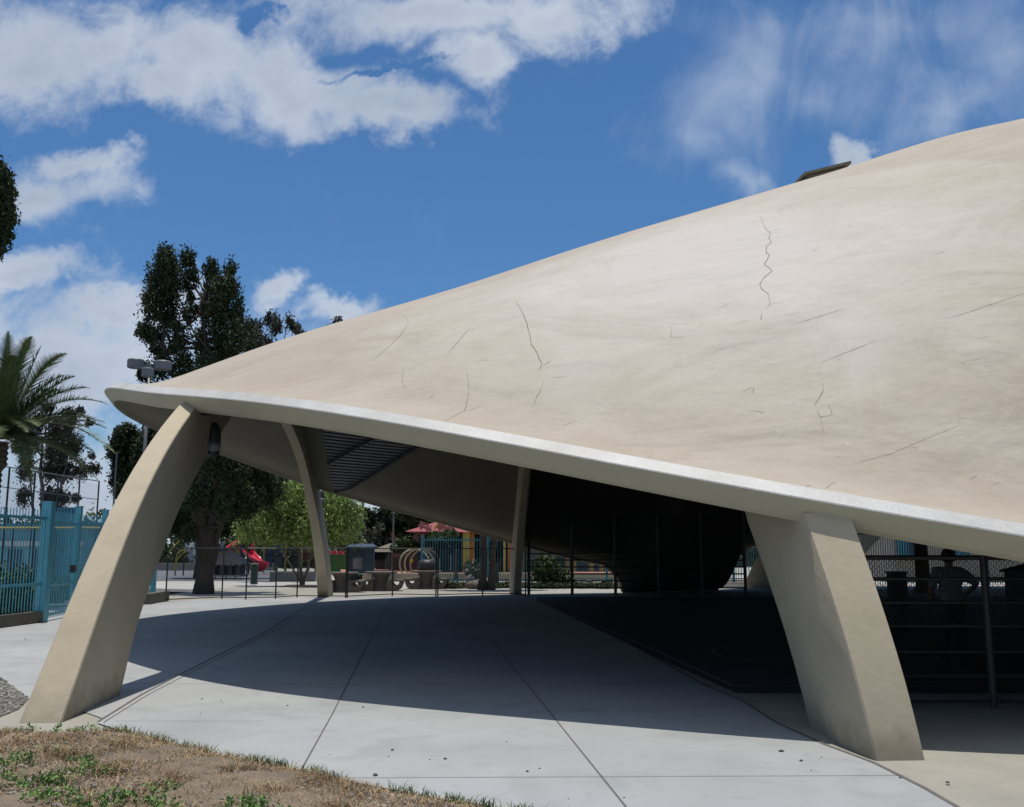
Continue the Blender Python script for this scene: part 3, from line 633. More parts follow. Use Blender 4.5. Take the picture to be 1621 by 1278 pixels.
# ---- trees behind
def simple_tree(label, px, Y, lst, n, size, mat, r=.2, seed=5, name='background_tree', top=None, **k):
    b0 = Vector((WX(px, Y), Y, 0)); cl = cl_px(lst, Y, 1.2)
    return tree(label, b0, W(px, top or min(l[1] for l in lst)+10, Y), r, cl, n, size, mat, name=name, seed=seed, **k)
simple_tree('dark leafy tree filling the gap under the shell between trunk and leg', 318, 64, [(380, 740, 30, 30), (420, 750, 34, 26), (450, 775, 24, 24), (400, 790, 34, 24), (350, 760, 30, 34), (320, 790, 34, 30), (345, 830, 34, 20), (470, 790, 20, 20), (385, 820, 26, 20), (290, 820, 20, 26), (300, 760, 20, 30), (425, 810, 26, 16)], 15000, .34, M_LEAFD, .3, 71, droop=.3)
simple_tree('round dark clipped tree right of the near left leg pair', 552, 66, [(545, 855, 14, 12), (560, 852, 12, 12), (552, 862, 18, 10)], 3500, .2, M_PINE, .1, 72, name='clipped_tree')
simple_tree('dark spreading pine above the shade canopies', 612, 78, [(590, 830, 20, 12), (610, 822, 22, 14), (635, 828, 20, 12), (600, 845, 16, 10), (640, 842, 16, 8), (575, 818, 14, 12), (655, 820, 14, 10), (612, 865, 8, 10)], 9000, .3, M_PINE, .25, 73, name='pine_tree')
simple_tree('small dark conical pine left of the brown building', 592, 72, [(592, 862, 10, 10), (594, 850, 8, 8), (600, 875, 12, 8)], 2500, .25, M_PINE, .12, 74, name='pine_tree')
simple_tree('bright green tree leaning over the red roof', 665, 74, [(650, 812, 20, 12), (670, 822, 18, 12), (690, 828, 14, 10), (640, 800, 22, 12), (660, 835, 14, 8), (620, 806, 16, 10)], 5500, .26, M_LEAFG, .2, 75)
simple_tree('bare branched tree in front of the light pole', 590, 60, [(585, 848, 12, 8), (572, 838, 10, 8), (600, 836, 10, 6)], 420, .2, M_LEAFE, .13, 76, name='bare_tree', bark=M_BARK2, twigs=9)
simple_tree('green bush in front of the brown building', 640, 68, [(640, 862, 14, 10), (655, 866, 12, 7), (628, 868, 10, 6)], 3000, .2, M_LEAFG, .06, 77, name='bush', cat='bush')
simple_tree('tree with green leaves shading the yellow columns', 722, 57, [(690, 850, 12, 5), (712, 847, 12, 5)], 1000, .2, M_LEAFG, .12, 78)
# two dark trunks right of the yellow columns
for k, (x0, x1, r_) in enumerate([(758, 766, .17), (771, 786, .15)]):
    b0 = G(x0+6, 934); m = MB(); rn = random.Random(80+k)
    t = thing('leaning_tree', b0, ['thick dark upright trunk in front of the teal fence near the far leg', 'dark leaning trunk beside the upright trunk near the far leg'][k], 'tree', 'dark trunks by the far leg')
    pts = [b0+(W(x1, 800, b0.y)-b0)*q_+Vector((rn.uniform(-.05, .05), 0, 0)) for q_ in np.linspace(0, 1, 8)]
    m.tube(pts, [r_*1.5]+[r_*(1-.4*q_) for q_ in np.linspace(0, 1, 7)], 10); m.build('trunk', M_BARK, t, True)
    leaves('crown', cl_px([(x1, 790, 50, 26), (x1+30, 780, 40, 22), (x1-40, 785, 40, 20)], b0.y, 1.0), 4200, .28, M_LEAFD, t, 90+k)
for k, (a_, b_, y_, z_, mt_) in enumerate([(-260, 230, 104, 3.2, M_LEAFG), (225, 420, 98, 3.4, M_LEAFD), (405, 700, 102, 3.1, M_LEAFD), (690, 1100, 108, 3.6, M_LEAFG), (1090, 1900, 110, 4.0, M_LEAFD)]):
    xa, xb = WX(a_, y_), WX(b_, y_); t = thing('boundary_hedge', ((xa+xb)/2, y_, 0), ['far hedge row at the left beyond the pale blue building', 'far dark hedge row behind the playground slide', 'far dark hedge row behind the play tower and kiosk', 'far hedge row behind the red roofed building', 'far dark hedge row beyond the tan building'][k], 'hedge', 'hedge rows round the park')
    nn = max(3, int((xb-xa)/2.2)); rr2 = random.Random(k)
    m = MB(); m.box(((xa+xb)/2, y_, .5), (xb-xa, .25, 1.0)); m.build('stems', M_BARK, t)
    leaves('foliage', [((xa+(xb-xa)*(i+.5)/nn, y_, z_*.5), (1.5, .9, z_*.5*rr2.uniform(.85, 1.15))) for i in range(nn)], int(nn*520), .34, mt_, t, 200+k, 1.6, loose=.3)
# far woods that read as one mass
far = [((x_, 150+random.Random(int(x_)).uniform(-12, 14), 3.0), (9, 5, random.Random(int(x_)+5).uniform(3.2, 6.5))) for x_ in range(-100, 130, 8)]
tag(leaves('distant_trees', far, 34000, .75, M_LEAFG, None, 99, 1.5), kind='stuff')
# ---- palm
def palm():
    Yp = 30; c = W(2, 695, Yp); base = Vector((c.x-.15, Yp, 0)); t = thing('palm_tree', base, 'date palm with long arching fronds behind the blue fence', 'palm tree')
    m = MB(); rn = random.Random(7)
    prof = []
    for k in range(60):
        z = k/59*(c.z-.1); r_ = .21+.05*(k % 2)+(.12 if z > c.z-.9 else 0); prof.append((r_, z))
    m.lathe(base, prof, 14); m.build('trunk', pm('palm_bark', (.13, .10, .07), .95, .25, 6, .8, 20), t)
    mf = pm('palm_frond', (.14, .20, .065), .55, .2, 2, island=.3, col2=(.05, .085, .03)); mr_ = pm('palm_rib', (.20, .22, .09), .6, .1, 2)
    tips = [(12, 540), (45, 548), (60, 560), (95, 572), (108, 605), (130, 622), (156, 646), (152, 672), (165, 716), (85, 624), (-30, 560), (-60, 600), (-90, 650), (30, 690), (60, 715), (-80, 700), (20, 575), (130, 680)]
    fr = [(W(x_, y_, Yp+rn.uniform(-1.4, 1.4)), ) for x_, y_ in tips]
    for k in range(30):
        a = rn.uniform(0, 6.283); el = rn.uniform(-.5, 1.2); L_ = rn.uniform(2.4, 3.2); fr.append((c+Vector((math.cos(a)*L_*math.cos(el), math.sin(a)*L_*math.cos(el), L_*math.sin(el)*.9)), ))
    for (tp,) in fr:
        tp = c+(tp-c)*1.1; d = tp-c; L_ = d.length; h = Vector((d.x, d.y, 0)); pts = []
        ctl = c+d*.5+Vector((0, 0, L_*(.22+.1*rn.random()) if h.length > .3*L_ else 0))
        N_ = 15
        for i in range(N_):
            q_ = i/(N_-1); pts.append(c*(1-q_)**2+ctl*2*q_*(1-q_)+tp*q_*q_)
        m = MB(); m.tube(pts, [.025*(1-.85*i/(N_-1)) for i in range(N_)], 5)
        f = m.build('frond', mr_, t)
        l = MB(); ND = 84
        for i in range(4, ND):
            q_ = i/ND; p = c*(1-q_)**2+ctl*2*q_*(1-q_)+tp*q_*q_; tg = ((ctl-c)*(1-q_)+(tp-ctl)*q_).normalized(); sd = tg.cross(Vector((0, 0, 1)))
            sd = sd.normalized() if sd.length > .1 else Vector((1, 0, 0)); up = sd.cross(tg)
            ll = (.58*math.sin(math.pi*min(1, q_*.85+.18))**.7+.08)
            for s_ in (-1, 1):
                dr = (sd*s_*.75+tg*.85+up*rn.uniform(.1, .45)).normalized(); e = p+dr*ll*rn.uniform(.85, 1.1)-Vector((0, 0, .10*ll)); wv = tg*.026
                l.add([p-wv, p+wv, e+wv*.15, e-wv*.15], [(0, 1, 2, 3)])
        l.build('leaflets', mf, f); 
palm()
# ------------------------------------------------------------------ blue picket fence and gate at the left
def picket_bay(P0, P1, par, z0=.12, z1=2.72, sp_=.125, mat=None, rails=(2.52, .92), bar=.017):
    mat = mat or M_BLUEF; a = Vector((P0[0], P0[1], 0)); b = Vector((P1[0], P1[1], 0)); L_ = (b-a).length; d = (b-a).normalized(); ang = math.atan2(d.y, d.x)
    m = MB(); n = int(L_/sp_)
    for k in range(n+1):
        p = a+d*(k*L_/n if n else 0); m.box((p.x, p.y, (z0+z1)/2), (bar, bar, z1-z0), ang)
    m.build('picket_panel', mat, par)
    for r_ in rails:
        m = MB(); c = (a+b)/2; m.box((c.x, c.y, r_), (L_, .05, .065), ang); m.build('rail', mat, par)
BP = [(-12.4, 12.5), (-11.9, 17.6)]
p1 = G(64, 985); BP.append((p1.x, p1.y)); BP.append((WX(121, 26.2), 26.2)); BP.append((WX(163, 28.4), 28.4)); p3 = G(246, 951); BP.append((p3.x-.1, p3.y))
fence = thing('picket_fence', (BP[0][0], BP[0][1], 0), 'bright blue steel picket fence on a low concrete kerb at the left', 'fence')
for i, (a, b) in enumerate(zip(BP[:-1], BP[1:])):
    if i == 2: continue
    picket_bay(a, b, fence, z0=.3 if i < 2 else .15)
for i, a in enumerate(BP):
    m = MB(); wd = .24 if i == 2 else .14; m.box((a[0], a[1], 1.46), (wd, wd, 2.92)); m.box((a[0], a[1], 2.93), (wd+.03, wd+.03, .03)); m.build('post', M_BLUEF, fence)
m = MB()
for a, b in [(BP[0], BP[1]), (BP[1], BP[2])]:
    va = Vector((*a, 0)); vb = Vector((*b, 0)); c = (va+vb)/2; d = vb-va; m.box((c.x, c.y, .13), (d.length, .22, .27), math.atan2(d.y, d.x))
m.build('kerb', pm('kerb_concrete', (.17, .155, .12), .95, .15, 3, .3, 30), fence)
gate = thing('picket_gate', (BP[2][0], BP[2][1], 0), 'blue picket gate between the two tall blue posts', 'gate')
d_ = Vector((BP[3][0]-BP[2][0], BP[3][1]-BP[2][1], 0)).normalized()
ga = Vector((*BP[2], 0))+d_*.17; gb = Vector((*BP[3], 0))-d_*.12
picket_bay(ga, gb, gate, z0=.06, rails=(2.45, .85, .15)); m = MB(); q = gb-d_*.25; m.box((q.x+.06, q.y, 1.25), (.1, .12, .2)); m.build('latch', M_DARKMETAL, gate)
# low block wall end behind the left leg
kb = thing('low_kerb_wall', G(245, 955), 'short dark concrete kerb at the end of the blue fence', 'wall'); m = MB(); a = G(232, 957); b = G(262, 951); c = (a+b)/2; m.box((c.x, c.y, .17), ((b-a).length, .25, .34), math.atan2((b-a).y, (b-a).x)); m.build('kerb', MATS['kerb_concrete'], kb)
# things behind the blue fence
def hedge(label, px0, px1, Y, zt, seed):
    x0, x1 = WX(px0, Y), WX(px1, Y); t = thing('hedge', ((x0+x1)/2, Y, 0), label, 'hedge')
    m = MB(); m.tube([((x0+x1)/2, Y, 0), ((x0+x1)/2, Y, zt*.6)], .06, 6); m.build('stem', M_BARK, t)
    leaves('foliage', [((x0+(x1-x0)*q_, Y+.1, zt*.5), ((x1-x0)*.22, .6, zt*.5)) for q_ in (.15, .5, .85)], 11000, .09, M_LEAFG, t, seed, 1.6)
hedge('clipped green hedge block behind the blue fence', -60, 46, 26, 1.25, 5)
M_PALEBLUE = pm('pale_blue_wall', (.17, .37, .47), .8, .08, 1); M_WHITE = pm('white_paint', (.62, .63, .62), .7, .06, 2); M_NAVY = pm('navy_panel', (.03, .06, .12), .7, .1, 2)
bl = thing('pool_building', (WX(30, 58), 58, 0), 'low pale blue building with a white band behind the blue fence', 'building')
x0, x1 = WX(-160, 58), WX(128, 58); m = MB(); m.box(((x0+x1)/2, 60, 1.6), (x1-x0, 4, 3.2)); wl = m.build('wall', M_PALEBLUE, bl)
m = MB(); m.box(((x0+x1)/2, 57.9, 2.2), (x1-x0+.3, .2, .3)); m.build('white_band', M_WHITE, bl)
m = MB(); m.box(((x0+x1)/2, 60, 3.3), (x1-x0+.8, 4.8, .2)); m.build('roof', pm('teal_roof', (.05, .17, .22), .7, .1, 1), bl)
for k in range(7):
    xx = x0+(x1-x0)*(k+.5)/7; m = MB(); m.box((xx, 57.97, 1.1), (.9, .08, 1.5)); wn = m.build('window', M_NAVY, bl)
bt = thing('blue_panel_tower', (WX(96, 50), 50, 0), 'tall teal slatted panel between the blue fence posts', 'screen'); m = MB(); m.box((WX(96, 50), 50, 2.0), (1.6, .5, 4.0)); m.build('panel', pm('teal_panel', (.04, .22, .33), .7, .08, 2), bt)
m = MB()
for k in range(9): m.box((WX(96, 50)-.72+k*.18, 49.72, 2.0), (.03, .05, 3.9))
m.build('slats', M_BLUEF, bt)
rl = thing('yellow_railing', (WX(30, 36), 36, 0), 'railing with yellow top rail behind the blue fence', 'railing')
x0, x1 = WX(-120, 36), WX(156, 36); zr = zAt(836, 36); M_YEL = pm('yellow_paint', (.55, .42, .06), .6, .1, 2)
m = MB(); m.tube([(x0, 36, zr), (x1, 36, zr)], .045, 8); m.build('top_rail', M_YEL, rl)
for k in range(9):
    m = MB(); xx = x0+(x1-x0)*k/8; m.tube([(xx, 36, 0), (xx, 36, zr)], .035, 6); m.build('post', M_DARKMETAL, rl)
m = MB(); m.tube([(x0, 36, 1.2), (x1, 36, 1.2)], .025, 6); m.build('mid_rail', M_DARKMETAL, rl)
for k, (px, Y) in enumerate([(84, 33), (100, 35), (128, 38), (150, 37)]):
    b0 = Vector((WX(px, Y), Y, 0)); t = thing('shrub', b0, ['low dark shrub nearest the blue gate post', 'rounded shrub right of the nearest shrub behind the gate', 'low shrub behind the second gate post', 'small shrub at the far end of the blue fence'][k], 'shrub', 'shrubs behind the gate')
    m = MB(); m.tube([b0, b0+Vector((0, 0, .4))], .04, 5); m.build('stem', M_BARK, t); leaves('foliage', [((b0.x, b0.y, .35), (.7, .5, .38))], 1400, .12, M_LEAFD, t, 60+k)
# backstop mesh fence
def chain_mesh(P0, P1, z0, z1, s, r_, par, mat, name='mesh'):
    a = Vector((P0[0], P0[1], 0)); b = Vector((P1[0], P1[1], 0)); L_ = (b-a).length; d = (b-a)/L_; H = z1-z0; m = MB(); nrm = Vector((-d.y, d.x, 0))
    n = int((L_+H)/s)
    for sgn in (1, -1):
        for k in range(n+1):
            q_ = -H+k*s; t0, t1 = max(q_, 0), min(q_+H, L_)
            if t1-t0 < .01: continue
            za, zb = z0+(t0-q_), z0+(t1-q_)
            if sgn < 0: za, zb = z0+z1-za, z0+z1-zb
            m.tube([a+d*t0+Vector((0, 0, za))+nrm*sgn*r_, a+d*t1+Vector((0, 0, zb))+nrm*sgn*r_], r_, 3, False)
    return m.build(name, mat, par)
bs = thing('backstop', (WX(157, 52), 52, 0), 'tall thin chain-link backstop standing behind the blue fence', 'fence')
q0 = W(-30, 733, 40.5); q1 = W(157, 762, 52)
for k in range(6):
    t = k/5; p = q0.lerp(q1, t); m = MB(); m.tube([(p.x, p.y, 0), p], .045, 6); m.build('post', M_DARKMETAL, bs)
m = MB(); m.tube([q0, q1], .03, 6); m.build('top_rail', M_GALV, bs)
m = MB(); m.tube([q0-Vector((0, 0, .9)), q1-Vector((0, 0, 1.0))], .02, 6); m.build('mid_rail', M_GALV, bs)
chain_mesh(q0, q1, 1.0, q0.z-.1, .16, .0022, bs, M_GALV)
# street light with round heads
lp = thing('street_light', (W(237, 585, 36).x, 36, 0), 'grey light pole with three round drum heads left of the evergreen', 'street light')
ptop = W(237, 583, 36)
m = MB(); m.tube([(ptop.x, 36, 0), (ptop.x, 36, ptop.z)], [.085, .06], 10); m.build('pole', M_GALV, lp, True)
m = MB(); a = W(214, 580, 36); b = W(258, 580, 36.2); m.box(((a.x+b.x)/2, 36, ptop.z+.02), (1.05, .12, .1)); m.box((ptop.x, 36, ptop.z), (.26, .26, .3)); m.build('arm', M_GALV, lp)
for cpt, r_ in ((W(215, 576, 36.3), .32), (W(258, 579, 36.1), .33), (W(234, 590, 35.2), .22)):
    m = MB(); m.lathe((cpt.x, cpt.y, cpt.z-.17), [(r_*.93, 0), (r_, .03), (r_, .3), (r_*.9, .34)], 20); h_ = m.build('lamp_head', pm('lamp_grey', (.20, .21, .23), .5, .06, 3), lp, False)
def pole(label, px, pyt, Y, r_, head=True):
    t = thing('light_pole', (WX(px, Y), Y, 0), label, 'pole'); zt = zAt(pyt, Y); x_ = WX(px, Y); m = MB(); m.tube([(x_, Y, 0), (x_, Y, zt)], [r_, r_*.6], 8); m.build('pole', M_GALV, t)
    if head: m = MB(); m.box((x_, Y-.2, zt), (.22, .5, .1)); m.build('lamp_head', M_GALV, t)
pole('thin dark pole beside the narrow conifer', 175, 715, 42, .06, False)
pole('tall pale pole behind the bare tree', 573, 795, 62, .11)
pole('slim pole above the shade canopies', 622, 812, 58, .07)
# ------------------------------------------------------------------ chain-link fence at the far side
def chain_fence(label, pts, zt, group=None, extra=(), s=.10, skip=()):
    t = thing('chain_link_fence', pts[0], label, 'fence', group)
    for p in list(pts)+list(extra):
        m = MB(); m.tube([(p[0], p[1], -.02), (p[0], p[1], zt)], .028, 8); m.build('post', M_DARKMETAL, t)
    for a, b in zip(pts[:-1], pts[1:]):
        m = MB(); m.tube([(a[0], a[1], zt), (b[0], b[1], zt)], .022, 6); m.build('top_rail', M_DARKMETAL, t)
        m = MB(); m.tube([(a[0], a[1], .06), (b[0], b[1], .06)], .018, 6); m.build('bottom_rail', M_DARKMETAL, t)
    for a, b in zip(pts[:-1], pts[1:]): chain_mesh(a, b, .06, zt, s, .0017, t, M_DARKMETAL)
    return t
gp = [G(262, 952), G(351, 948), G(389, 949), G(436, 948), G(470, 945.6), G(547, 946.5)]
chain_fence('chain-link fence left of the far leg, standing before the big evergreen', gp, 1.83)
gp2 = [G(549.5, 946.5), G(621, 943), G(690, 944)]
chain_fence('chain-link gate section in front of the picnic tables', gp2, 1.83)
gp3 = [G(693, 944), G(764, 942), G(832, 943)]
chain_fence('chain-link fence section before the two dark trunks', gp3, 1.83)
# ------------------------------------------------------------------ dark pipe rail fences round the court
def rail_fence(label, P0, P1, nposts, zt, rails, mesh=None, r_=.035, top=None):
    t = thing('pipe_rail_fence', (P0[0], P0[1], 0), label, 'fence'); a = Vector((*P0, 0)); b = Vector((*P1, 0))
    for k in range(nposts):
        p = a.lerp(b, k/(nposts-1)); m = MB(); m.tube([(p.x, p.y, 0), (p.x, p.y, zt)], r_*1.25, 8); m.build('post', M_DARKMETAL, t)
    for z in rails: m = MB(); m.tube([(a.x, a.y, z), (b.x, b.y, z)], r_*(.9 if z == rails[-1] else .6), 6); m.build('rail', M_DARKMETAL, t)
    if mesh: chain_mesh(P0, P1, mesh[0], mesh[1], mesh[2], mesh[3], t, M_DARKMETAL)
    return t
Yf = G(837, 942).y
rail_fence('dark tall pipe rail fence across the far end of the court', (WX(837, Yf), Yf), (WX(1178, Yf), Yf), 6, zAt(811, Yf), [.28, .55, .83, 1.1, 1.37, 1.62, zAt(811, Yf)], r_=.05)
Yn = G(1558, 1120).y
rail_fence('dark pipe rail fence with chain-link mesh behind the near right leg', (WX(1300, Yn), Yn), (WX(1300, Yn)+(WX(1555, Yn)-WX(1300, Yn))*3, Yn), 4, zAt(880, Yn), [.06, .34, .6, .88, 1.14, 1.4, zAt(883, Yn)], mesh=(.88, zAt(883, Yn), .062, .0028), r_=.032)
# ------------------------------------------------------------------ picnic tables
M_STONE = pm('pebbled_concrete', (.17, .145, .12), .9, .15, 4, .4, 40, fine=.15)
def picnic(px, py, label, ang=0, s=1.0):
    b0 = G(px, py); t = thing('picnic_table', b0, label, 'picnic table', 'concrete picnic tables beyond the fence'); ca, sa = math.cos(ang), math.sin(ang)
    L = lambda x_, y_, z_: (b0.x+(x_*ca-y_*sa)*s, b0.y+(x_*sa+y_*ca)*s, z_*s)
    m = MB(); c = L(0, 0, 0); m.lathe(c, [(.62*s, .74*s), (.72*s, .76*s), (.72*s, .82*s), (.68*s, .84*s)], 20); m.build('table_top', M_STONE, t)
    m = MB(); m.lathe(c, [(.44*s, 0), (.30*s, .2*s), (.30*s, .5*s), (.42*s, .735*s)], 14); m.build('pedestal', M_STONE, t)
    for sg in (-1, 1):
        m = MB(); c = L(sg*.62, 0, 0)
        # bench: cradle shaped slab with a half round opening
        P_ = [(-.34, .46), (.36, .46), (.34, .3), (.24, .1), (.1, 0), (-.34, 0)]; H_ = [(.12+.17*math.cos(a), .36-.0+.15*math.sin(a)) for a in np.linspace(math.pi, 2*math.pi, 9)]
        out = [(x_, z_) for x_, z_ in [(.36, .46), (.35, .3), (.26, .1), (.12, 0), (-.34, 0), (-.34, .46), (-.2, .46), (-.2, .40)]]
        ring = [(.36, .46), (.35, .3), (.26, .1), (.12, 0), (-.34, 0), (-.34, .46)]
        # side cheeks with the opening cut as a notch
        for yy in (-.42, .42):
            prof = [(-.34, 0), (.12, 0), (.26, .1), (.35, .3), (.36, .41), (.25, .41)]+[(.07+.18*math.cos(a), .40+.17*math.sin(a)) for a in np.linspace(0, -math.pi, 9)]+[(-.34, .41)]
            n = len(prof); vs = []
            for dy in (-.05, .05):
                for x_, z_ in prof: q_ = L(sg*(.62+x_), yy+dy, z_); vs.append(q_)
            m.add(vs, [tuple(range(n)), tuple(range(2*n-1, n-1, -1))]+[(i, (i+1) % n, n+(i+1) % n, n+i) for i in range(n)])
        q_ = L(sg*.55, 0, .05); m.box(q_, (.3*s, .9*s, .1*s), ang); m.build('bench_support', M_STONE, t); m = MB(); q_ = L(sg*.66, 0, .44); m.box(q_, (.62*s, 1.1*s, .07*s), ang); m.build('bench', M_STONE, t)
    return t
picnic(541, 937, 'concrete picnic table partly hidden behind the far left leg')
picnic(603, 935, 'concrete picnic table in the clear, between fence gate and orange play surface')
picnic(675, 932, 'dark concrete picnic table carrying a black bin')
qb = G(676, 932); t = thing('barbecue', (qb.x, qb.y, .71), 'black round bin standing on the dark picnic table', 'bin'); m = MB(); m.lathe((qb.x, qb.y, .86), [(.38, 0), (.45, .1), (.45, .3), (.40, .42), (.2, .5)], 18); m.build('drum', M_DARKMETAL, t, True)
m = MB(); m.box((qb.x, qb.y, 1.37), (.3, .05, .05)); m.build('handle', M_DARKMETAL, t)
# ------------------------------------------------------------------ ground behind the fence
M_PLAZA = pm('plaza_concrete', (.50, .48, .44), .9, .05, .5, fine=.05); M_ASPH = pm('asphalt', (.14, .145, .16), .9, .08, .4)
M_GRASS = pm('lawn', (.09, .16, .04), .95, .2, 1.5, .3, 30); M_PINK = pm('pink_play_surface', (.50, .24, .17), .9, .08, .8); M_DIRT = pm('bare_dirt', (.22, .17, .12), .95, .2, 1.5, .5, 20, fine=.15)
ybk = G(0, 940).y
sheet('plaza', [(-12.2, 30), (12, 36.5), (40, 36.5), (40, 52), (-40, 52), (-40, 44), (-13, 44)], -.04, M_PLAZA)
sheet('plaza_far', [(-60, 52), (60, 52), (60, 70), (-60, 70)], -.044, M_PLAZA)
sheet('asphalt_yard', [(-60, 58), (WX(505, 58), 58), (WX(505, 90), 90), (-60, 90)], -.034, M_ASPH)
dp = [(G(262, 951).x, G(262, 951).y), tuple(G(300, 951)[:2]), tuple(G(352, 948.5)[:2]), tuple(G(392, 944)[:2]), tuple(G(388, 939)[:2]), tuple(G(340, 937)[:2]), tuple(G(255, 936)[:2])]
sheet('dirt_patch', dp, -.02, M_DIRT)
dp = [tuple(G(x_, y_)[:2]) for x_, y_ in [(440, 928), (460, 924.5), (500, 925), (515, 928), (480, 930)]]; sheet('tree_pit', dp, -.026, M_DIRT)
sheet('lawn_strip', [(WX(530, 58.5), 58.5), (WX(1000, 58.5), 58.5), (WX(1000, 61.5), 61.5), (WX(530, 61.5), 61.5)], .36, M_GRASS)
sheet('play_surface', [(WX(540, 61.5), 61.5), (WX(1000, 61.5), 61.5), (WX(1000, 74), 74), (WX(540, 74), 74)], .365, M_PINK)
sheet('yard_left', [(-30, 18), (-12.6, 18), (-13.2, 34), (-13.6, 44), (-40, 60)], -.02, M_ASPH)
def wall(label, px0, px1, Y, z0, z1, th, mat, name='low_wall', Y1=None):
    t = thing(name, (WX(px0, Y), Y, 0), label, 'wall'); a = Vector((WX(px0, Y), Y, 0)); b = Vector((WX(px1, Y1 or Y), Y1 or Y, 0)); c = (a+b)/2
    m = MB(); m.box((c.x, c.y, (z0+z1)/2), ((b-a).length, th, z1-z0), math.atan2((b-a).y, (b-a).x)); m.build('wall_body', mat, t)
    m = MB(); m.box((c.x, c.y, z1+.02), ((b-a).length+.02, th+.05, .04), math.atan2((b-a).y, (b-a).x)); m.build('coping', pm('coping', (.36, .34, .30), .9, .08, 2), t)
M_TANW = pm('tan_wall', (.38, .31, .22), .9, .08, 2)
wall('long tan kerb wall behind the picnic tables', 575, 1000, 58.3, -.05, .36, .3, M_TANW)
wall('grey planter wall right of the green post', 430, 500, 57.5, -.05, .5, .5, pm('grey_wall', (.17, .18, .18), .9, .1, 2))
wall('long grey kerb wall behind the playhouse', 200, 440, 92, -.05, .6, .4, MATS['grey_wall'])
wall('purple grey wall behind the ring arches', 622, 700, 72, .37, 1.3, .3, pm('purple_wall', (.20, .14, .16), .9, .08, 2))
wall('purple grey wall below the teal pickets', 705, 800, 70, .37, 1.2, .3, MATS['purple_wall'])
# dark planting strip and white kerb before the teal fence
yt = G(0, 929).y
sheet('planting_bed', [(WX(695, 44.3), 44.3), (WX(1240, 44.3), 44.3), (WX(1240, 48.0), 48.0), (WX(695, 48.0), 48.0)], -.03, M_DIRT)
rg = random.Random(12)
leaves_c = [((WX(700+i*14, 46)+rg.uniform(-.2, .2), 46+rg.uniform(-.8, .8), .1), (.5, .5, .16)) for i in range(24)]
tag(leaves('ground_cover', leaves_c, 7000, .1, M_LEAFD, None, 13), kind='stuff')
wall('white kerb below the teal picket fence', 698, 1240, 48.4, -.05, .16, .25, M_WHITE, 'kerb_wall')
for k, (px, py, s) in enumerate([(752, 925, .45), (765, 930, .35), (748, 932, .3), (772, 922, .28), (930, 931, .3)]):
    b0 = G(px, py); rg = random.Random(k); m = MB(); bm = bmesh.new(); bmesh.ops.create_icosphere(bm, subdivisions=2, radius=s)
    vs = [(v.co.x*1.2+b0.x+rg.uniform(-.04, .04), v.co.y+b0.y+rg.uniform(-.04, .04), max(0, v.co.z*.8+s*.5+rg.uniform(-.05, .05))) for v in bm.verts]; fs = [tuple(v.index for v in f.verts) for f in bm.faces]; bm.free()
    o = m.add(vs, fs).build('boulder', pm('boulder_stone', (.20, .17, .15), .9, .2, 3, .5, 12), None, True)
    tag(o, ['largest grey boulder at the foot of the dark trunks', 'second boulder in front of the dark trunks', 'small boulder left of the dark trunks', 'small boulder behind the leaning trunk', 'lone small stone in the bed beside the court rail fence'][k], 'boulder', 'boulders in the planting bed')
for k, px in enumerate([756, 772, 745]):
    b0 = G(px, 926-3*k); t = thing('flowering_bush', b0, ['pale flowering bush between the dark trunks', 'flowering bush right of the leaning trunk', 'flowering bush left of the upright trunk'][k], 'bush', 'flowering bushes by the trunks'); m = MB(); m.tube([b0, b0+Vector((0, 0, .5))], .03, 5); m.build('stem', M_BARK, t)
    leaves('foliage', [((b0.x, b0.y, .7), (.4, .4, .5))], 900, .12, M_LEAFD, t, 40+k); leaves('flowers', [((b0.x, b0.y-.1, .8), (.42, .42, .5))], 60, .13, pm('pale_flower', (.5, .38, .34), .8, .1, 2), t, 50+k, 1)
t = thing('dark_bush', G(865, 930), 'dark green bush in the bed behind the court rail fence', 'bush'); b0 = G(865, 930); m = MB(); m.tube([b0, b0+Vector((0, 0, .5))], .04, 5); m.build('stem', M_BARK, t); leaves('foliage', [((b0.x, b0.y, .8), (.7, .6, .7)), ((b0.x+.8, b0.y, .4), (.6, .5, .4))], 2600, .14, M_LEAFG, t, 44)
# teal picket fence beyond
def long_pickets(label, pts, z1, mat, z0=.1, rails=None, sp_=.13, bar=.03, name='picket_fence'):
    t = thing(name, (pts[0][0], pts[0][1], 0), label, 'fence')
    for a, b in zip(pts[:-1], pts[1:]): picket_bay(a, b, t, z0, z1, sp_, mat, rails or (z1-.35, z0+.25), bar)
    for a in pts: m = MB(); m.box((a[0], a[1], (z1+.1)/2), (.12, .12, z1+.1)); m.build('post', mat, t)
    return t
zt = zAt(850, 48.8)
long_pickets('tall teal picket fence in front of the yellow columns', [(WX(668, 48.8), 48.8), (WX(772, 48.8), 48.8), (WX(878, 48.8), 48.8)], zt, M_TEAL, rails=(zAt(855, 48.8), .3))
long_pickets('teal picket fence seen through the court rails', [(WX(879.5, 48.9), 48.9), (WX(960, 48.9), 48.9), (WX(1060, 48.9), 48.9), (WX(1160, 48.9), 48.9), (WX(1250, 48.9), 48.9)], 2.4, M_TEAL)
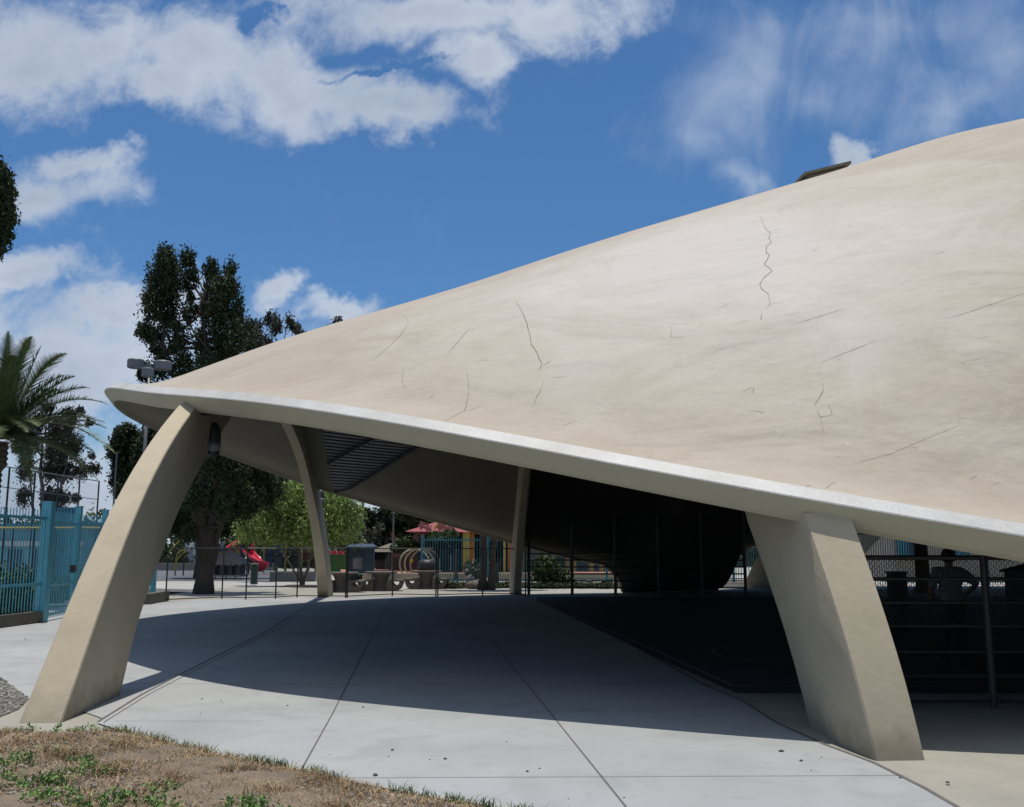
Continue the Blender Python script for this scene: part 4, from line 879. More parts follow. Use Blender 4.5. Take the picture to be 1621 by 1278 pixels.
# ------------------------------------------------------------------ red roofed building with yellow and orange columns
M_RED = pm('red_roof', (.34, .06, .07), .6, .1, 2); M_ORG = pm('orange_column', (.62, .22, .03), .7, .06, 2); M_DK = pm('dark_interior', (.03, .032, .035), .8, .1, 1); M_BROWN = pm('brown_brick', (.17, .075, .045), .9, .12, 4)
Yb = 64
rb = thing('play_pavilion_building', (WX(745, Yb), Yb, 0), 'play building with red roof and yellow and orange columns', 'building')
m = MB(); x0, x1 = WX(655, Yb), WX(900, Yb); zr = zAt(842, Yb)
m.add([(x0-.5, Yb-1, zr), (x1, Yb-1, zr-.1), (x1, Yb+9, zr-.1), (x0-.5, Yb+9, zr), (x0+3, Yb+3, zr+1.3), (x1-3, Yb+3, zr+1.3)], [(0, 1, 5, 4), (1, 2, 5), (2, 3, 4, 5), (3, 0, 4), (3, 2, 1, 0)]); m.build('roof', M_RED, rb)
m = MB(); m.box(((x0+x1)/2, Yb+8, zr/2), (x1-x0, .3, zr-.1)); m.build('back_wall', M_DK, rb)
for px, wd, mt in ((739, 11, M_YEL), (747.5, 7, M_ORG), (808, 9, M_ORG), (799, 4, M_YEL)):
    m = MB(); m.box((WX(px, Yb), Yb-.5 if mt is M_YEL else Yb-.2, zr/2), (wd/F_PX*Yb, .5, zr-.05)); m.build('column', mt, rb)
m = MB(); m.box((WX(700, Yb), Yb+1.5, 1.1), (3.4, .3, 1.5)); m.build('blue_panel', pm('blue_panel', (.015, .035, .09), .7, .1, 2), rb)
m = MB(); xx = WX(725, Yb); m.tube([(xx-.5, Yb+.5, .4), (xx-.5, Yb+.5, 1.5)], .06, 6); m.build('bollard_post', M_WHITE, rb)
# sculpted pink figures on the roof edge: plain leaf-like fins
for k, (px, py) in enumerate([(668, 832), (678, 836), (697, 835), (705, 838), (713, 839)]):
    c = W(px, py, Yb-1.2); m = MB(); rg = random.Random(k); pts = [c+Vector((math.cos(a)*(.18+.12*(i % 2)), rg.uniform(-.05, .05), math.sin(a)*(.2+.14*(i % 2)))) for i, a in enumerate(np.linspace(0, 6.283, 11)[:-1])]
    n = len(pts); m.add([p-Vector((0, .06, 0)) for p in pts]+[p+Vector((0, .06, 0)) for p in pts], [tuple(range(n)), tuple(range(2*n-1, n-1, -1))]+[(i, n+i, n+(i+1) % n, (i+1) % n) for i in range(n)]); m.build('roof_ornament', pm('coral_paint', (.45, .14, .13), .7, .1, 2), rb)
m = MB(); m.tube([W(687, 838, Yb-1.3), W(693, 829, Yb-1.3)], .08, 6); m.build('roof_ornament', M_YEL, rb)
bb = thing('brown_brick_building', (WX(640, 84), 84, 0), 'brown brick building far behind the shade canopies', 'building'); m = MB(); x0, x1 = WX(595, 84), WX(690, 84); z_ = zAt(842, 84); m.box(((x0+x1)/2, 87, z_/2), (x1-x0, 6, z_)); m.build('wall', M_BROWN, bb)
m = MB(); m.box(((x0+x1)/2, 87, z_+.1), (x1-x0+.5, 6.5, .2)); m.build('roof', M_DK, bb)
m = MB(); m.box((WX(672, 84), 83.97, z_*.5), (1.6, .1, 1.4)); m.build('window', M_DK, bb)
# shade canopies
M_CANV = pm('canopy_canvas', (.34, .31, .27), .9, .08, 1)
for k, (px, w_, yt_, yb_, Y, mt) in enumerate([(618, 66, 860, 874, 70, pm('olive_canvas', (.19, .175, .13), .9, .08, 1)), (652, 52, 860, 872, 73, M_CANV), (686, 34, 862, 872, 74.5, M_CANV), (586, 34, 860, 870, 76, M_CANV)]):
    x_ = WX(px, Y); hw = w_/2/F_PX*Y; z1, z0 = zAt(yt_, Y), zAt(yb_, Y)
    t = thing('shade_canopy', (x_, Y, 0), ['olive shade canopy, nearest and widest of the row', 'pale shade canopy right of the olive one', 'rightmost small pale shade canopy by the teal post', 'pale shade canopy behind the blue kiosk'][k], 'canopy', 'shade canopies'); m = MB()
    m.add([(x_-hw, Y-hw, z0), (x_+hw, Y-hw, z0), (x_+hw, Y+hw, z0), (x_-hw, Y+hw, z0), (x_, Y, z1)], [(0, 1, 4), (1, 2, 4), (2, 3, 4), (3, 0, 4), (3, 2, 1, 0)]); m.build('canvas_top', mt, t)
    m = MB(); m.tube([(x_, Y, 0), (x_, Y, z1)], .06, 6); m.build('mast', M_DARKMETAL, t)
# ring arches
M_RING = pm('cream_tube', (.55, .48, .33), .5, .08, 2)
ra = thing('ring_arches', (WX(663, 61.8), 61.8, .37), 'row of cream tube ring arches with yellow discs', 'play sculpture')
for k, px in enumerate((656, 664, 673)):
    Y = 61.8+k*1.3; c = W(px, 893, Y); r_ = 23/F_PX*Y; pts = [(c.x+math.cos(a)*r_, Y, c.z+math.sin(a)*r_*1.0) for a in np.linspace(-.95, math.pi+.95, 30)]
    m = MB(); m.tube(pts, .06, 8); m.build('ring', M_RING, ra, True)
for px, py in ((651, 888), (681, 887)):
    c = W(px, py, 61.9); m = MB(); m.tube([c, c+Vector((0, .08, 0))], .12, 14); m.build('disc', pm('yellow_disc', (.65, .52, .05), .6, .08, 2), ra)
# kiosk
Yk = 52
kk = thing('information_kiosk', (WX(573, Yk), Yk, 0), 'dark blue panel kiosk with a sloping roof beyond the gate', 'kiosk'); x_ = WX(573, Yk); m = MB(); m.box((x_, Yk, zAt(887, Yk)), (1.35, .3, 1.4)); m.build('panel', pm('kiosk_blue', (.025, .055, .09), .6, .15, 3), kk)
m = MB(); m.add([(x_-.8, Yk-.6, zAt(866, Yk)), (x_+.8, Yk-.6, zAt(866, Yk)), (x_+.8, Yk+.6, zAt(866, Yk)), (x_-.8, Yk+.6, zAt(866, Yk)), (x_-.6, Yk, zAt(861, Yk)), (x_+.6, Yk, zAt(861, Yk))], [(0, 1, 5, 4), (1, 2, 5), (2, 3, 4, 5), (3, 0, 4), (3, 2, 1, 0)]); m.build('roof', M_NAVY, kk)
for sg in (-.6, .6): m = MB(); m.tube([(x_+sg, Yk, 0), (x_+sg, Yk, zAt(866, Yk))], .05, 6); m.build('post', M_DARKMETAL, kk)
m = MB(); m.box((x_-.2, Yk-.17, zAt(892, Yk)), (.5, .03, .6)); m.build('notice', pm('notice_paper', (.25, .24, .26), .8, .2, 4), kk)
def bin_(label, px, py, w_, h_, mat, lidm=None, Y=None, slope=0, cat='bin', name='litter_bin', group=None):
    b0 = G(px, py) if Y is None else Vector((WX(px, Y), Y, 0)); t = thing(name, b0, label, cat, group); m = MB(); m.box((b0.x, b0.y, h_/2), (w_, w_*.9, h_), 0, .96); m.build('body', mat, t)
    m = MB(); e = w_*.53; m.add([(b0.x-e, b0.y-e, h_), (b0.x+e, b0.y-e, h_), (b0.x+e, b0.y+e, h_), (b0.x-e, b0.y+e, h_), (b0.x-e, b0.y-e, h_+.04), (b0.x+e, b0.y-e, h_+.04+slope), (b0.x+e, b0.y+e, h_+.04+slope), (b0.x-e, b0.y+e, h_+.04)], [(3, 2, 1, 0), (4, 5, 6, 7), (0, 1, 5, 4), (1, 2, 6, 5), (2, 3, 7, 6), (3, 0, 4, 7)]); m.build('lid', lidm or mat, t)
M_GRN = pm('dark_green_paint', (.02, .06, .04), .6, .1, 2); M_BLK = pm('black_plastic', (.012, .013, .014), .6, .1, 2)
bin_('dark green square post bin in front of the red slide', 402, 925, .32, 1.05, M_GRN, M_WHITE)
bin_('dark green bin under the blue kiosk', 561, 918, .5, .55, pm('teal_bin', (.03, .09, .09), .6, .1, 2))
bin_('black litter bin left of the ring arches', 603, 909, .75, 1.3, M_BLK)
bin_('teal bin between the leaning trunk and the far leg', 783, 930, .42, 1.1, pm('teal_bin', (.03, .09, .09), .6, .1, 2))
bin_('black bin behind the rail fence beside the near right leg', 1417, 0, .36, 1.22, M_BLK, Y=22)
bin_('black bin with a sloping lid at the right edge of the view', 1640, 0, .85, 1.34, M_BLK, Y=17, slope=.22)
hy_ = G(571, 915); t = thing('fire_hydrant', hy_, 'small yellow fire hydrant at the end of the tan kerb wall', 'hydrant'); m = MB(); m.lathe(hy_, [(.16, 0), (.16, .05), (.1, .06), (.1, .42), (.13, .43), (.13, .48), (.1, .5), (.06, .6), (.03, .64)], 12); m.build('barrel', M_YEL, t, True); m = MB(); m.tube([hy_+Vector((-.17, 0, .36)), hy_+Vector((.17, 0, .36))], .055, 8); m.build('nozzle', M_YEL, t)
# green low wall with small arches
gw = thing('green_play_wall', (WX(540, 74), 74, 0), 'green low play wall with small white arches on top', 'play structure'); m = MB(); x0, x1 = WX(516, 74), WX(565, 74); m.box(((x0+x1)/2, 74, .75), (x1-x0, .4, 1.5)); m.build('wall', pm('bright_green_paint', (.05, .16, .03), .7, .1, 2), gw)
for k in range(5):
    c = Vector((x0+(x1-x0)*(k+.5)/5, 74, 1.5)); m = MB(); m.tube([c+Vector((math.cos(a)*.15, 0, math.sin(a)*.4)) for a in np.linspace(0, math.pi*.7, 8)], .035, 5); m.build('arch', M_WHITE, gw)
# ------------------------------------------------------------------ playground
M_REDP = pm('red_plastic', (.75, .03, .07), .3, .08, 2); M_BLUEP = pm('navy_blue_tube', (.02, .035, .13), .4, .1, 2); M_GREYP = pm('pale_grey_plastic', (.47, .50, .53), .5, .06, 2)
Ys = 76
sl_ = thing('tube_slide', (WX(398, Ys), Ys, 0), 'shiny red spiral tube slide with a hooded top', 'slide')
def chute(pts, w_, dep, mat, par, name):
    m = MB(); vs = []; n = 9; pts = [Vector(p) for p in pts]
    for i, p in enumerate(pts):
        tg = (pts[min(i+1, len(pts)-1)]-pts[max(i-1, 0)]).normalized(); sd = tg.cross(Vector((0, 0, 1))).normalized(); up = sd.cross(tg)
        for k in range(n): a = math.pi+math.pi*k/(n-1); vs.append(p+sd*math.cos(a)*w_+up*math.sin(a)*dep)
        for k in range(n): a = 2*math.pi-math.pi*k/(n-1); vs.append(p+sd*math.cos(a)*w_*.88+up*(math.sin(a)*dep*.86+.02))
    m.add(vs, [(i*2*n+k, i*2*n+(k+1) % (2*n), (i+1)*2*n+(k+1) % (2*n), (i+1)*2*n+k) for i in range(len(pts)-1) for k in range(2*n)]); return m.build(name, mat, par, True)
def cr(P_, n=5):
    out = []; P_ = [Vector(p) for p in P_]; P_ = [P_[0]]+P_+[P_[-1]]
    for i in range(1, len(P_)-2):
        for k in range(n):
            t = k/n; a, b, c, d = P_[i-1:i+3]; out.append(.5*((2*b)+(c-a)*t+(2*a-5*b+4*c-d)*t*t+(-a+3*b-3*c+d)*t*t*t))
    out.append(P_[-2]); return out
chute(cr([W(388, 868, Ys), W(394, 872, Ys-.6), W(404, 881, Ys-1.2), W(414, 888, Ys-1.4), W(418, 893, Ys-1), W(410, 898, Ys-.5)]), .42, .4, M_REDP, sl_, 'chute')
m = MB(); c = W(390, 852, Ys); m.box((c.x-.35, Ys, c.z-.35), (.12, .9, 1.5)); m.box((c.x+.55, Ys, c.z-.35), (.12, .9, 1.5)); m.box((c.x+.1, Ys, c.z+.4), (1.15, .95, .25), 0, .8); m.build('hood', M_REDP, sl_)
m = MB(); m.tube([W(360, 869, Ys), W(378, 858, Ys)], .22, 10); m.build('side_rail', M_REDP, sl_)
for px in (385, 395): m = MB(); x_ = WX(px, Ys); m.tube([(x_, Ys, 0), (x_, Ys, zAt(850, Ys))], .08, 6); m.build('post', M_DARKMETAL, sl_)
Yc = 70
cb_ = thing('climbing_frame', (WX(340, Yc), Yc, 0), 'playground climbing frame with pale curved panels and navy blue arches', 'climbing frame')
def plate(px_pts, Y, th, mat, par, name, bulge=.3):
    pts = [W(x_, y_, Y) for x_, y_ in px_pts]; n = len(pts); c = sum(pts, Vector())/n; m = MB()
    m.add([p for p in pts]+[p+Vector((0, th, 0)) for p in pts]+[c-Vector((0, bulge, 0))], [(i, (i+1) % n, 2*n) for i in range(n)]+[tuple(range(n, 2*n))]+[(i, n+i, n+(i+1) % n, (i+1) % n) for i in range(n)]); return m.build(name, mat, par)
p_ = plate([(294, 846), (300, 850), (306, 860), (308, 870), (311, 885), (311, 898), (303, 893), (296, 880), (293, 868), (292, 856)], Yc, .12, M_GREYP, cb_, 'climbing_panel')
h_ = MB()
for x_, y_ in ((297, 855), (302, 868), (296, 876), (303, 889), (308, 882)): c = W(x_, y_, Yc-.35); h_.tube([c, c+Vector((0, .3, 0))], .07, 8)
h_.build('hand_holds', M_BLK, p_)
p_ = plate([(338, 853), (357, 852), (354, 862), (350, 872), (340, 876), (335, 866)], Yc+.5, .12, M_GREYP, cb_, 'climbing_panel')
h_ = MB()
for x_, y_ in ((343, 857), (349, 856), (347, 864), (341, 869), (348, 870)): c = W(x_, y_, Yc+.2); h_.tube([c, c+Vector((0, .3, 0))], .07, 8)
h_.build('hand_holds', M_BLK, p_)
p_ = plate([(336, 889), (341, 886), (344, 893), (340, 904), (335, 910)], Yc, .12, M_GREYP, cb_, 'climbing_panel')
for pp, mt, r_ in (([(340, 862), (344, 850), (357, 846.5), (370, 849), (378, 857), (382, 870), (382, 885)], M_BLUEP, .09), ([(337, 878), (345, 872), (356, 872), (368, 866)], M_BLUEP, .06), ([(294, 848), (285, 855), (270, 872), (264, 882)], M_YEL, .045), ([(358, 852), (368, 864), (382, 880)], M_YEL, .045),
                   ([(292, 872), (284, 873), (279, 884), (278, 905)], M_YEL, .05), ([(298, 873), (290, 876), (281, 886), (276, 902)], M_YEL, .05), ([(352, 874), (344, 877), (336, 882)], M_YEL, .045)):
    m = MB(); m.tube(cr([W(x_, y_, Yc-.1) for x_, y_ in pp], 4), r_, 8); m.build('tube_arch', mt, cb_, True)
for px in (279, 292, 311, 340, 382): m = MB(); x_ = WX(px, Yc); m.tube([(x_, Yc, 0), (x_, Yc, 1.6)], .05, 6); m.build('post', M_DARKMETAL, cb_)
p_ = plate([(338, 884), (344, 885), (345, 893), (340, 891)], Yc-.5, .1, M_REDP, cb_, 'red_panel', .05)
# playhouse
Yh = 63
ph = thing('playhouse', (WX(363, Yh), Yh, 0), 'small grey playhouse with scalloped roof and dark openings', 'playhouse'); M_PH = pm('playhouse_grey', (.10, .095, .095), .8, .15, 3); M_PR = pm('playhouse_roof', (.24, .18, .18), .8, .2, 4)
x0, x1 = WX(340, Yh), WX(388, Yh); z1 = zAt(893, Yh); zt_ = zAt(872, Yh); xm = (x0+x1)/2
for xx in (x0+.2, xm-.25, xm+.3, x1-.2): m = MB(); m.box((xx, Yh-.7, (z1+.25)/2), (.2, .2, z1-.25)); m.build('post', M_PH, ph)
m = MB(); m.box((xm, Yh+.1, (z1+.2)/2), (x1-x0-.3, 1.4, z1-.3)); m.build('wall', M_DK, ph)
m = MB(); m.box((xm, Yh-.1, .17), (x1-x0+.1, 1.9, .12)); m.build('floor_deck', pm('deck_wood', (.33, .29, .25), .9, .1, 2), ph)
m = MB(); N_ = 24; ed = [(x0-.15+(x1-x0+.3)*k/N_, z1-.10*abs(math.sin(k*math.pi/4))) for k in range(N_+1)]
vs = [(a, Yh-1.1, b) for a, b in ed]+[(xm-.35+(.7*k/N_), Yh-.1, zt_) for k in range(N_+1)]+[(a, Yh+.9, b) for a, b in ed]; n = N_+1
m.add(vs, [(k, k+1, n+k+1, n+k) for k in range(N_)]+[(n+k, n+k+1, 2*n+k+1, 2*n+k) for k in range(N_)]+[(0, n, 2*n), (n-1, 3*n-1, 2*n-1)]); rf = m.build('roof', M_PR, ph)
for xx in (xm-.6, xm+.1, xm+.7): m = MB(); m.box((xx, Yh-.9, .05), (.08, .08, .1)); m.build('foot', M_BLK, ph)
# larger play structure behind
ps_ = thing('play_tower', (WX(460, 80), 80, 0), 'large play tower with yellow posts, red and navy panels behind the lime tree', 'play structure')
for k, px in enumerate((418, 432, 446, 452, 462, 471, 478, 486, 494)):
    m = MB(); x_ = WX(px, 80); m.tube([(x_, 80+(k % 3)*.8, 0), (x_, 80+(k % 3)*.8, zAt(846+(k*7) % 12, 80))], .09, 6); m.build('post', pm('dull_yellow_paint', (.28, .23, .06), .6, .1, 2), ps_)
for (a, b, y0, y1, mt) in ((434, 445, 860, 895, M_NAVY), (450, 462, 862, 880, M_DK), (478, 494, 858, 885, pm('maroon_panel', (.17, .02, .03), .6, .1, 2)), (462, 476, 872, 900, M_DK), (416, 430, 870, 898, M_NAVY)):
    m = MB(); z0_, z1_ = zAt(y1, 80), zAt(y0, 80); m.box(((WX(a, 80)+WX(b, 80))/2, 80.4, (z0_+z1_)/2), (WX(b, 80)-WX(a, 80), .15, z1_-z0_)); m.build('panel', mt, ps_)
m = MB(); m.box((WX(455, 80), 81, zAt(878, 80)), (4.4, 1.6, .15)); m.build('deck', M_DK, ps_)
yp = thing('small_climber', (WX(535, 82), 82, 0), 'small yellow post climber right of the far left leg', 'play structure')
for px in (522, 530, 538, 550): m = MB(); x_ = WX(px, 82); m.tube([(x_, 82, 0), (x_, 82, zAt(862, 82))], .08, 6); m.build('post', MATS['dull_yellow_paint'], yp)
m = MB(); m.box((WX(536, 82), 82, zAt(876, 82)), (1.6, .2, .4)); m.build('panel', M_REDP, yp)
# colourful low building seen through the court rails
cbd = thing('colourful_low_building', (WX(900, 66), 66, 0), 'low building with mustard columns seen through the court rails', 'building')
m = MB(); m.box((WX(920, 68), 69, 1.3), (WX(1010, 68)-WX(820, 68), 4, 2.6)); m.build('wall', pm('grey_blue_wall', (.12, .15, .17), .8, .1, 1), cbd)
m = MB(); m.box((WX(920, 68), 68.5, 2.75), (WX(1010, 68)-WX(820, 68)+1, 6, .3)); m.build('roof', pm('slate_roof', (.10, .12, .15), .8, .1, 1), cbd)
for px in (828, 852, 864, 876, 898, 908, 936, 952, 982): m = MB(); m.box((WX(px, 65.5), 65.5, 1.25), (.32, .3, 2.5)); m.build('column', pm('mustard_paint', (.30, .24, .06), .7, .1, 2), cbd)
for px, c_ in ((843, 0), (890, 1), (920, 1), (943, 0)): m = MB(); m.box((WX(px, 66.5), 66.95, 1.6), (.8, .08, 1.0)); m.build('window', M_WHITE if c_ == 0 else MATS['teal_bin'], cbd)
# things beyond the court on the right: fence, building, trunk
long_pickets('blue picket fence beyond the court at the right', [(WX(1345, 46), 46), (WX(1462, 46.5), 46.5), (WX(1560, 47), 47), (WX(1650, 47), 47), (WX(1750, 47), 47)], 2.9, M_BLUEF, sp_=.12)
tb = thing('tan_building', (WX(1450, 56), 56, 0), 'tan walled building with blue barred window beyond the court', 'building')
m = MB(); x0, x1 = WX(1415, 56), WX(1800, 56); m.box(((x0+x1)/2, 59, 2.4), (x1-x0, 6, 4.8)); m.build('wall', pm('tan_building_wall', (.42, .36, .29), .9, .08, 1), tb)
m = MB(); m.box(((x0+x1)/2, 59, 4.9), (x1-x0+.6, 6.6, .25)); m.build('roof', MATS['slate_roof'], tb)
for px in (1433, 1520, 1590): m = MB(); m.box((WX(px, 56), 55.95, 1.9), (1.0, .1, 1.3)); wn = m.build('window', M_NAVY, tb); m = MB(); [m.box((WX(px, 56)-.45+.15*q_, 55.85, 1.9), (.03, .03, 1.35)) for q_ in range(7)]; m.build('window_bars', M_BLUEF, wn)
b0 = G(1462, 939); t = thing('street_tree', b0, 'brown tree trunk in front of the tan building at the right', 'tree'); m = MB(); m.tube([b0+Vector((0, 0, z_)) for z_ in (0, .3, 1.5, 3, 4.5)], [.42, .3, .27, .25, .2], 12); m.build('trunk', pm('brown_bark', (.16, .10, .075), .95, .2, 3, .7, 14, stretch=(1, 1, .3)), t, True)
leaves('crown', [((b0.x+dx, b0.y+dy, 5.6+dz), (1.8, 1.6, 1.1)) for dx, dy, dz in ((0, 0, 0), (1.4, .6, .3), (-1.3, -.4, .2), (.2, 1, .9))], 7000, .22, M_LEAFG, t, 77)
sheet('sunlit_yard_right', [(WX(1100, 37.3), 37.3), (60, 37.3), (60, 60), (WX(1100, 60), 60)], -.037, M_PLAZA)
# ------------------------------------------------------------------ person
def person():
    Y = 14.6; x_ = WX(1500, Y); k = 1.0
    t = thing('person', (x_, Y, 0), 'person seen from behind in a dark shirt leaning with elbows out at the rail fence', 'person')
    J = dict(pel=(0, 0, .92), sp1=(0, .0, 1.08), sp2=(0, -.01, 1.26), ch=(0, -.01, 1.38), nk=(0, 0, 1.475), hd=(.0, .0, 1.54), h2=(0, -.005, 1.63), h3=(0, 0, 1.70),
             ls=(-.19, 0, 1.40), le=(-.31, -.04, 1.14), lw=(-.23, .12, .96), lh=(-.2, .17, .92), rs=(.19, 0, 1.40), re=(.40, -.02, 1.22), rw=(.36, .20, 1.08), rh=(.33, .26, 1.05),
             lhp=(-.1, 0, .88), lk=(-.12, .03, .49), la=(-.13, 0, .09), lt=(-.14, .15, .04), rhp=(.1, 0, .88), rk=(.13, .03, .49), ra=(.15, 0, .09), rt=(.17, .15, .04))
    def skin(name, names, edges, rad, mat, root, par, sub=2):
        me = bpy.data.meshes.new(name); idx = {n_: i for i, n_ in enumerate(names)}
        me.from_pydata([(J[n_][0]+x_, J[n_][1]+Y, J[n_][2]) for n_ in names], [(idx[a], idx[b]) for a, b in edges], []); me.materials.append(mat)
        o = bpy.data.objects.new(name, me); COL.objects.link(o)
        sk = o.modifiers.new('skin', 'SKIN'); sk.use_smooth_shade = True
        for n_, v in zip(names, me.skin_vertices[0].data): v.radius = rad[n_]; v.use_root = n_ == root
        ss = o.modifiers.new('sub', 'SUBSURF'); ss.levels = sub; ss.render_levels = sub
        o.parent = par; o.matrix_parent_inverse = Matrix.Translation(-Vector(par['_w'])); return o
    sk_m = pm('skin_tone', (.20, .115, .075), .6, .05, 3); sh_m = pm('dark_grey_shirt', (.20, .20, .205), .9, .1, 5, .3, 30); pn = pm('dark_trousers', (.02, .022, .03), .9, .1, 5); hr = pm('black_hair', (.012, .01, .009), .6, .1, 8)
    R_ = dict(pel=(.16, .11), sp1=(.15, .11), sp2=(.17, .12), ch=(.18, .12), nk=(.06, .06), hd=(.065, .075), h2=(.082, .098), h3=(.06, .075), ls=(.075, .075), le=(.048, .048), lw=(.03, .03), lh=(.04, .025), rs=(.075, .075), re=(.048, .048), rw=(.03, .03), rh=(.04, .025),
              lhp=(.1, .1), lk=(.06, .06), la=(.042, .042), lt=(.04, .03), rhp=(.1, .1), rk=(.06, .06), ra=(.042, .042), rt=(.04, .03))
    nm = list(J); ed = [('pel', 'sp1'), ('sp1', 'sp2'), ('sp2', 'ch'), ('ch', 'nk'), ('nk', 'hd'), ('hd', 'h2'), ('h2', 'h3'), ('ch', 'ls'), ('ls', 'le'), ('le', 'lw'), ('lw', 'lh'), ('ch', 'rs'), ('rs', 're'), ('re', 'rw'), ('rw', 'rh'), ('pel', 'lhp'), ('lhp', 'lk'), ('lk', 'la'), ('la', 'lt'), ('pel', 'rhp'), ('rhp', 'rk'), ('rk', 'ra'), ('ra', 'rt')]
    body = skin('body', nm, ed, R_, sk_m, 'pel', t)
    f = 1.14
    s_n = ['pel', 'sp1', 'sp2', 'ch', 'nk', 'ls', 'le', 'rs', 're']; RS = {n_: (R_[n_][0]*f+.008, R_[n_][1]*f+.012) for n_ in s_n}; RS['nk'] = (.072, .075); RS['le'] = (.062, .062); RS['re'] = (.062, .062)
    skin('shirt', s_n, [('pel', 'sp1'), ('sp1', 'sp2'), ('sp2', 'ch'), ('ch', 'nk'), ('ch', 'ls'), ('ls', 'le'), ('ch', 'rs'), ('rs', 're')], RS, sh_m, 'pel', t)
    p_n = ['pel', 'lhp', 'lk', 'la', 'rhp', 'rk', 'ra', 'lt', 'rt']; RP = {n_: (R_[n_][0]*1.12+.012, R_[n_][1]*1.12+.012) for n_ in p_n}; RP['pel'] = (.17, .125)
    skin('trousers', p_n, [('pel', 'lhp'), ('lhp', 'lk'), ('lk', 'la'), ('pel', 'rhp'), ('rhp', 'rk'), ('rk', 'ra'), ('la', 'lt'), ('ra', 'rt')], RP, pn, 'pel', t)
    m = MB(); bm = bmesh.new(); bmesh.ops.create_uvsphere(bm, u_segments=20, v_segments=14, radius=1)
    vs = [(v.co.x*.103+x_, v.co.y*.118+Y-.012, v.co.z*.115+1.645) for v in bm.verts]; fs = [tuple(v.index for v in g.verts) for g in bm.faces if g.calc_center_median().y < .35 or g.calc_center_median().z > .55]; bm.free(); m.add(vs, fs); m.build('hair', hr, t, True)
    m = MB(); 
    for sg in (-1, 1): m.box((x_+sg*.098, Y+.01, 1.6), (.02, .045, .065))
    m.build('ears', sk_m, body)
    m = MB(); m.box((x_, Y+.112, 1.6), (.03, .03, .05), 0, .5); m.build('nose', sk_m, body)
    for hn, sg in (('lh', -1), ('rh', 1)):
        m = MB(); c = Vector(J[hn])+Vector((x_, Y, 0))
        for i in range(4): b_ = c+Vector(((i-1.5)*.02, .03, 0)); m.tube([b_, b_+Vector((0, .04, -.005)), b_+Vector((-sg*.003, .065, -.03))], [.010, .009, .007], 6)
        b_ = c+Vector((-sg*.03, .0, 0)); m.tube([b_, b_+Vector((-sg*.03, .03, -.01))], [.011, .008], 6); m.build('fingers', sk_m, body, True)
person()
# ------------------------------------------------------------------ foreground: dry grass, gravel, stones
fp = [(-12, 2.2), (9, 2.2)]
gpoly = [G(-300, 1168), G(-60, 1164), G(0, 1162), G(60, 1164), G(120, 1165), G(165, 1160), G(200, 1160), G(242, 1170), G(311, 1187), G(363, 1201), G(477, 1220), G(560, 1239), G(665, 1260), G(779, 1279), G(900, 1303), G(1000, 1330)]
M_SOIL = pm('dry_soil', (.27, .205, .14), .95, .2, 3.5, .9, 25, col2=(.17, .135, .10), fine=.4)
def soil():
    bd = [(p.x, p.y) for p in gpoly]; rows = 26; vs = []; rn = random.Random(2); xs = np.linspace(-9, 2.6, 150); fs = []
    bx_ = np.array([b[0] for b in bd]); by_ = np.array([b[1] for b in bd])
    for r_ in range(rows):
        for x_ in xs:
            ye = np.interp(x_, bx_, by_); y_ = ye-(ye-2.2)*(r_/(rows-1)); d = ye-y_
            z = -.012+.09*min(1, d/.5)+.05*min(1, d/2)+(.02*math.sin(x_*3.1+y_*2)+.015*math.sin(x_*7.3-y_*5)+rn.uniform(-.008, .008))*min(1, d/.3)
            vs.append((x_, y_, z))
    n = len(xs); fs = [(a*n+b, a*n+b+1, (a+1)*n+b+1, (a+1)*n+b) for a in range(rows-1) for b in range(n-1)]
    o = MB().add(vs, [f[::-1] for f in fs]).build('dry_verge', M_SOIL, None, True); tag(o, kind='structure'); return bx_, by_
bx_, by_ = soil()
def gz(x_, y_):
    d = np.interp(x_, bx_, by_)-y_; return -.012+.09*min(1, max(d, 0)/.5)+.05*min(1, max(d, 0)/2)
def blades(name, n, h0, h1, mat, seed, region, wd=.004, lean=.6, clump=None):
    rn = random.Random(seed); m = MB(); cs = [region(rn) for _ in range(clump)] if clump else None
    for _ in range(n):
        if cs: c = rn.choice(cs); x_, y_ = c[0]+rn.gauss(0, .07), c[1]+rn.gauss(0, .05)
        else: x_, y_ = region(rn)
        if y_ > np.interp(x_, bx_, by_)+.02: continue
        z = gz(x_, y_)-.01; a = rn.uniform(0, 6.283); h = rn.uniform(h0, h1); l = rn.uniform(.1, lean)*h*1.6; dx, dy = math.cos(a)*l, math.sin(a)*l; w_ = wd*rn.uniform(.6, 1.4); b = rn.uniform(0, 6.283); wx, wy = math.cos(b)*w_, math.sin(b)*w_
        m.add([(x_-wx, y_-wy, z), (x_+wx, y_+wy, z), (x_+dx*.45+wx*.7, y_+dy*.45+wy*.7, z+h*.7), (x_+dx*.45-wx*.7, y_+dy*.45-wy*.7, z+h*.7), (x_+dx, y_+dy, z+h*.95)], [(0, 1, 2, 3), (3, 2, 4)])
    return tag(m.build(name, mat), kind='stuff')
def reg(x0, x1, d0, d1, p=1.0):
    def f(rn):
        x_ = rn.uniform(x0, x1); ye = np.interp(x_, bx_, by_); return x_, ye-(d0+(d1-d0)*rn.random()**p)
    return f
M_STRAW = pm('dry_straw', (.56, .42, .24), .9, .1, 2, island=.4, col2=(.30, .20, .11)); M_GB = pm('green_blade', (.12, .21, .05), .8, .1, 2, island=.4, col2=(.05, .09, .025))
blades('dry_grass', 42000, .008, .04, M_STRAW, 1, reg(-6, 1.6, 0, 2.6, 1.2), .003, 2.6)
blades('straw_tufts', 9000, .025, .08, M_STRAW, 2, reg(-5, -1.0, .03, 1.6, 1.2), .0028, 1.5, clump=120)
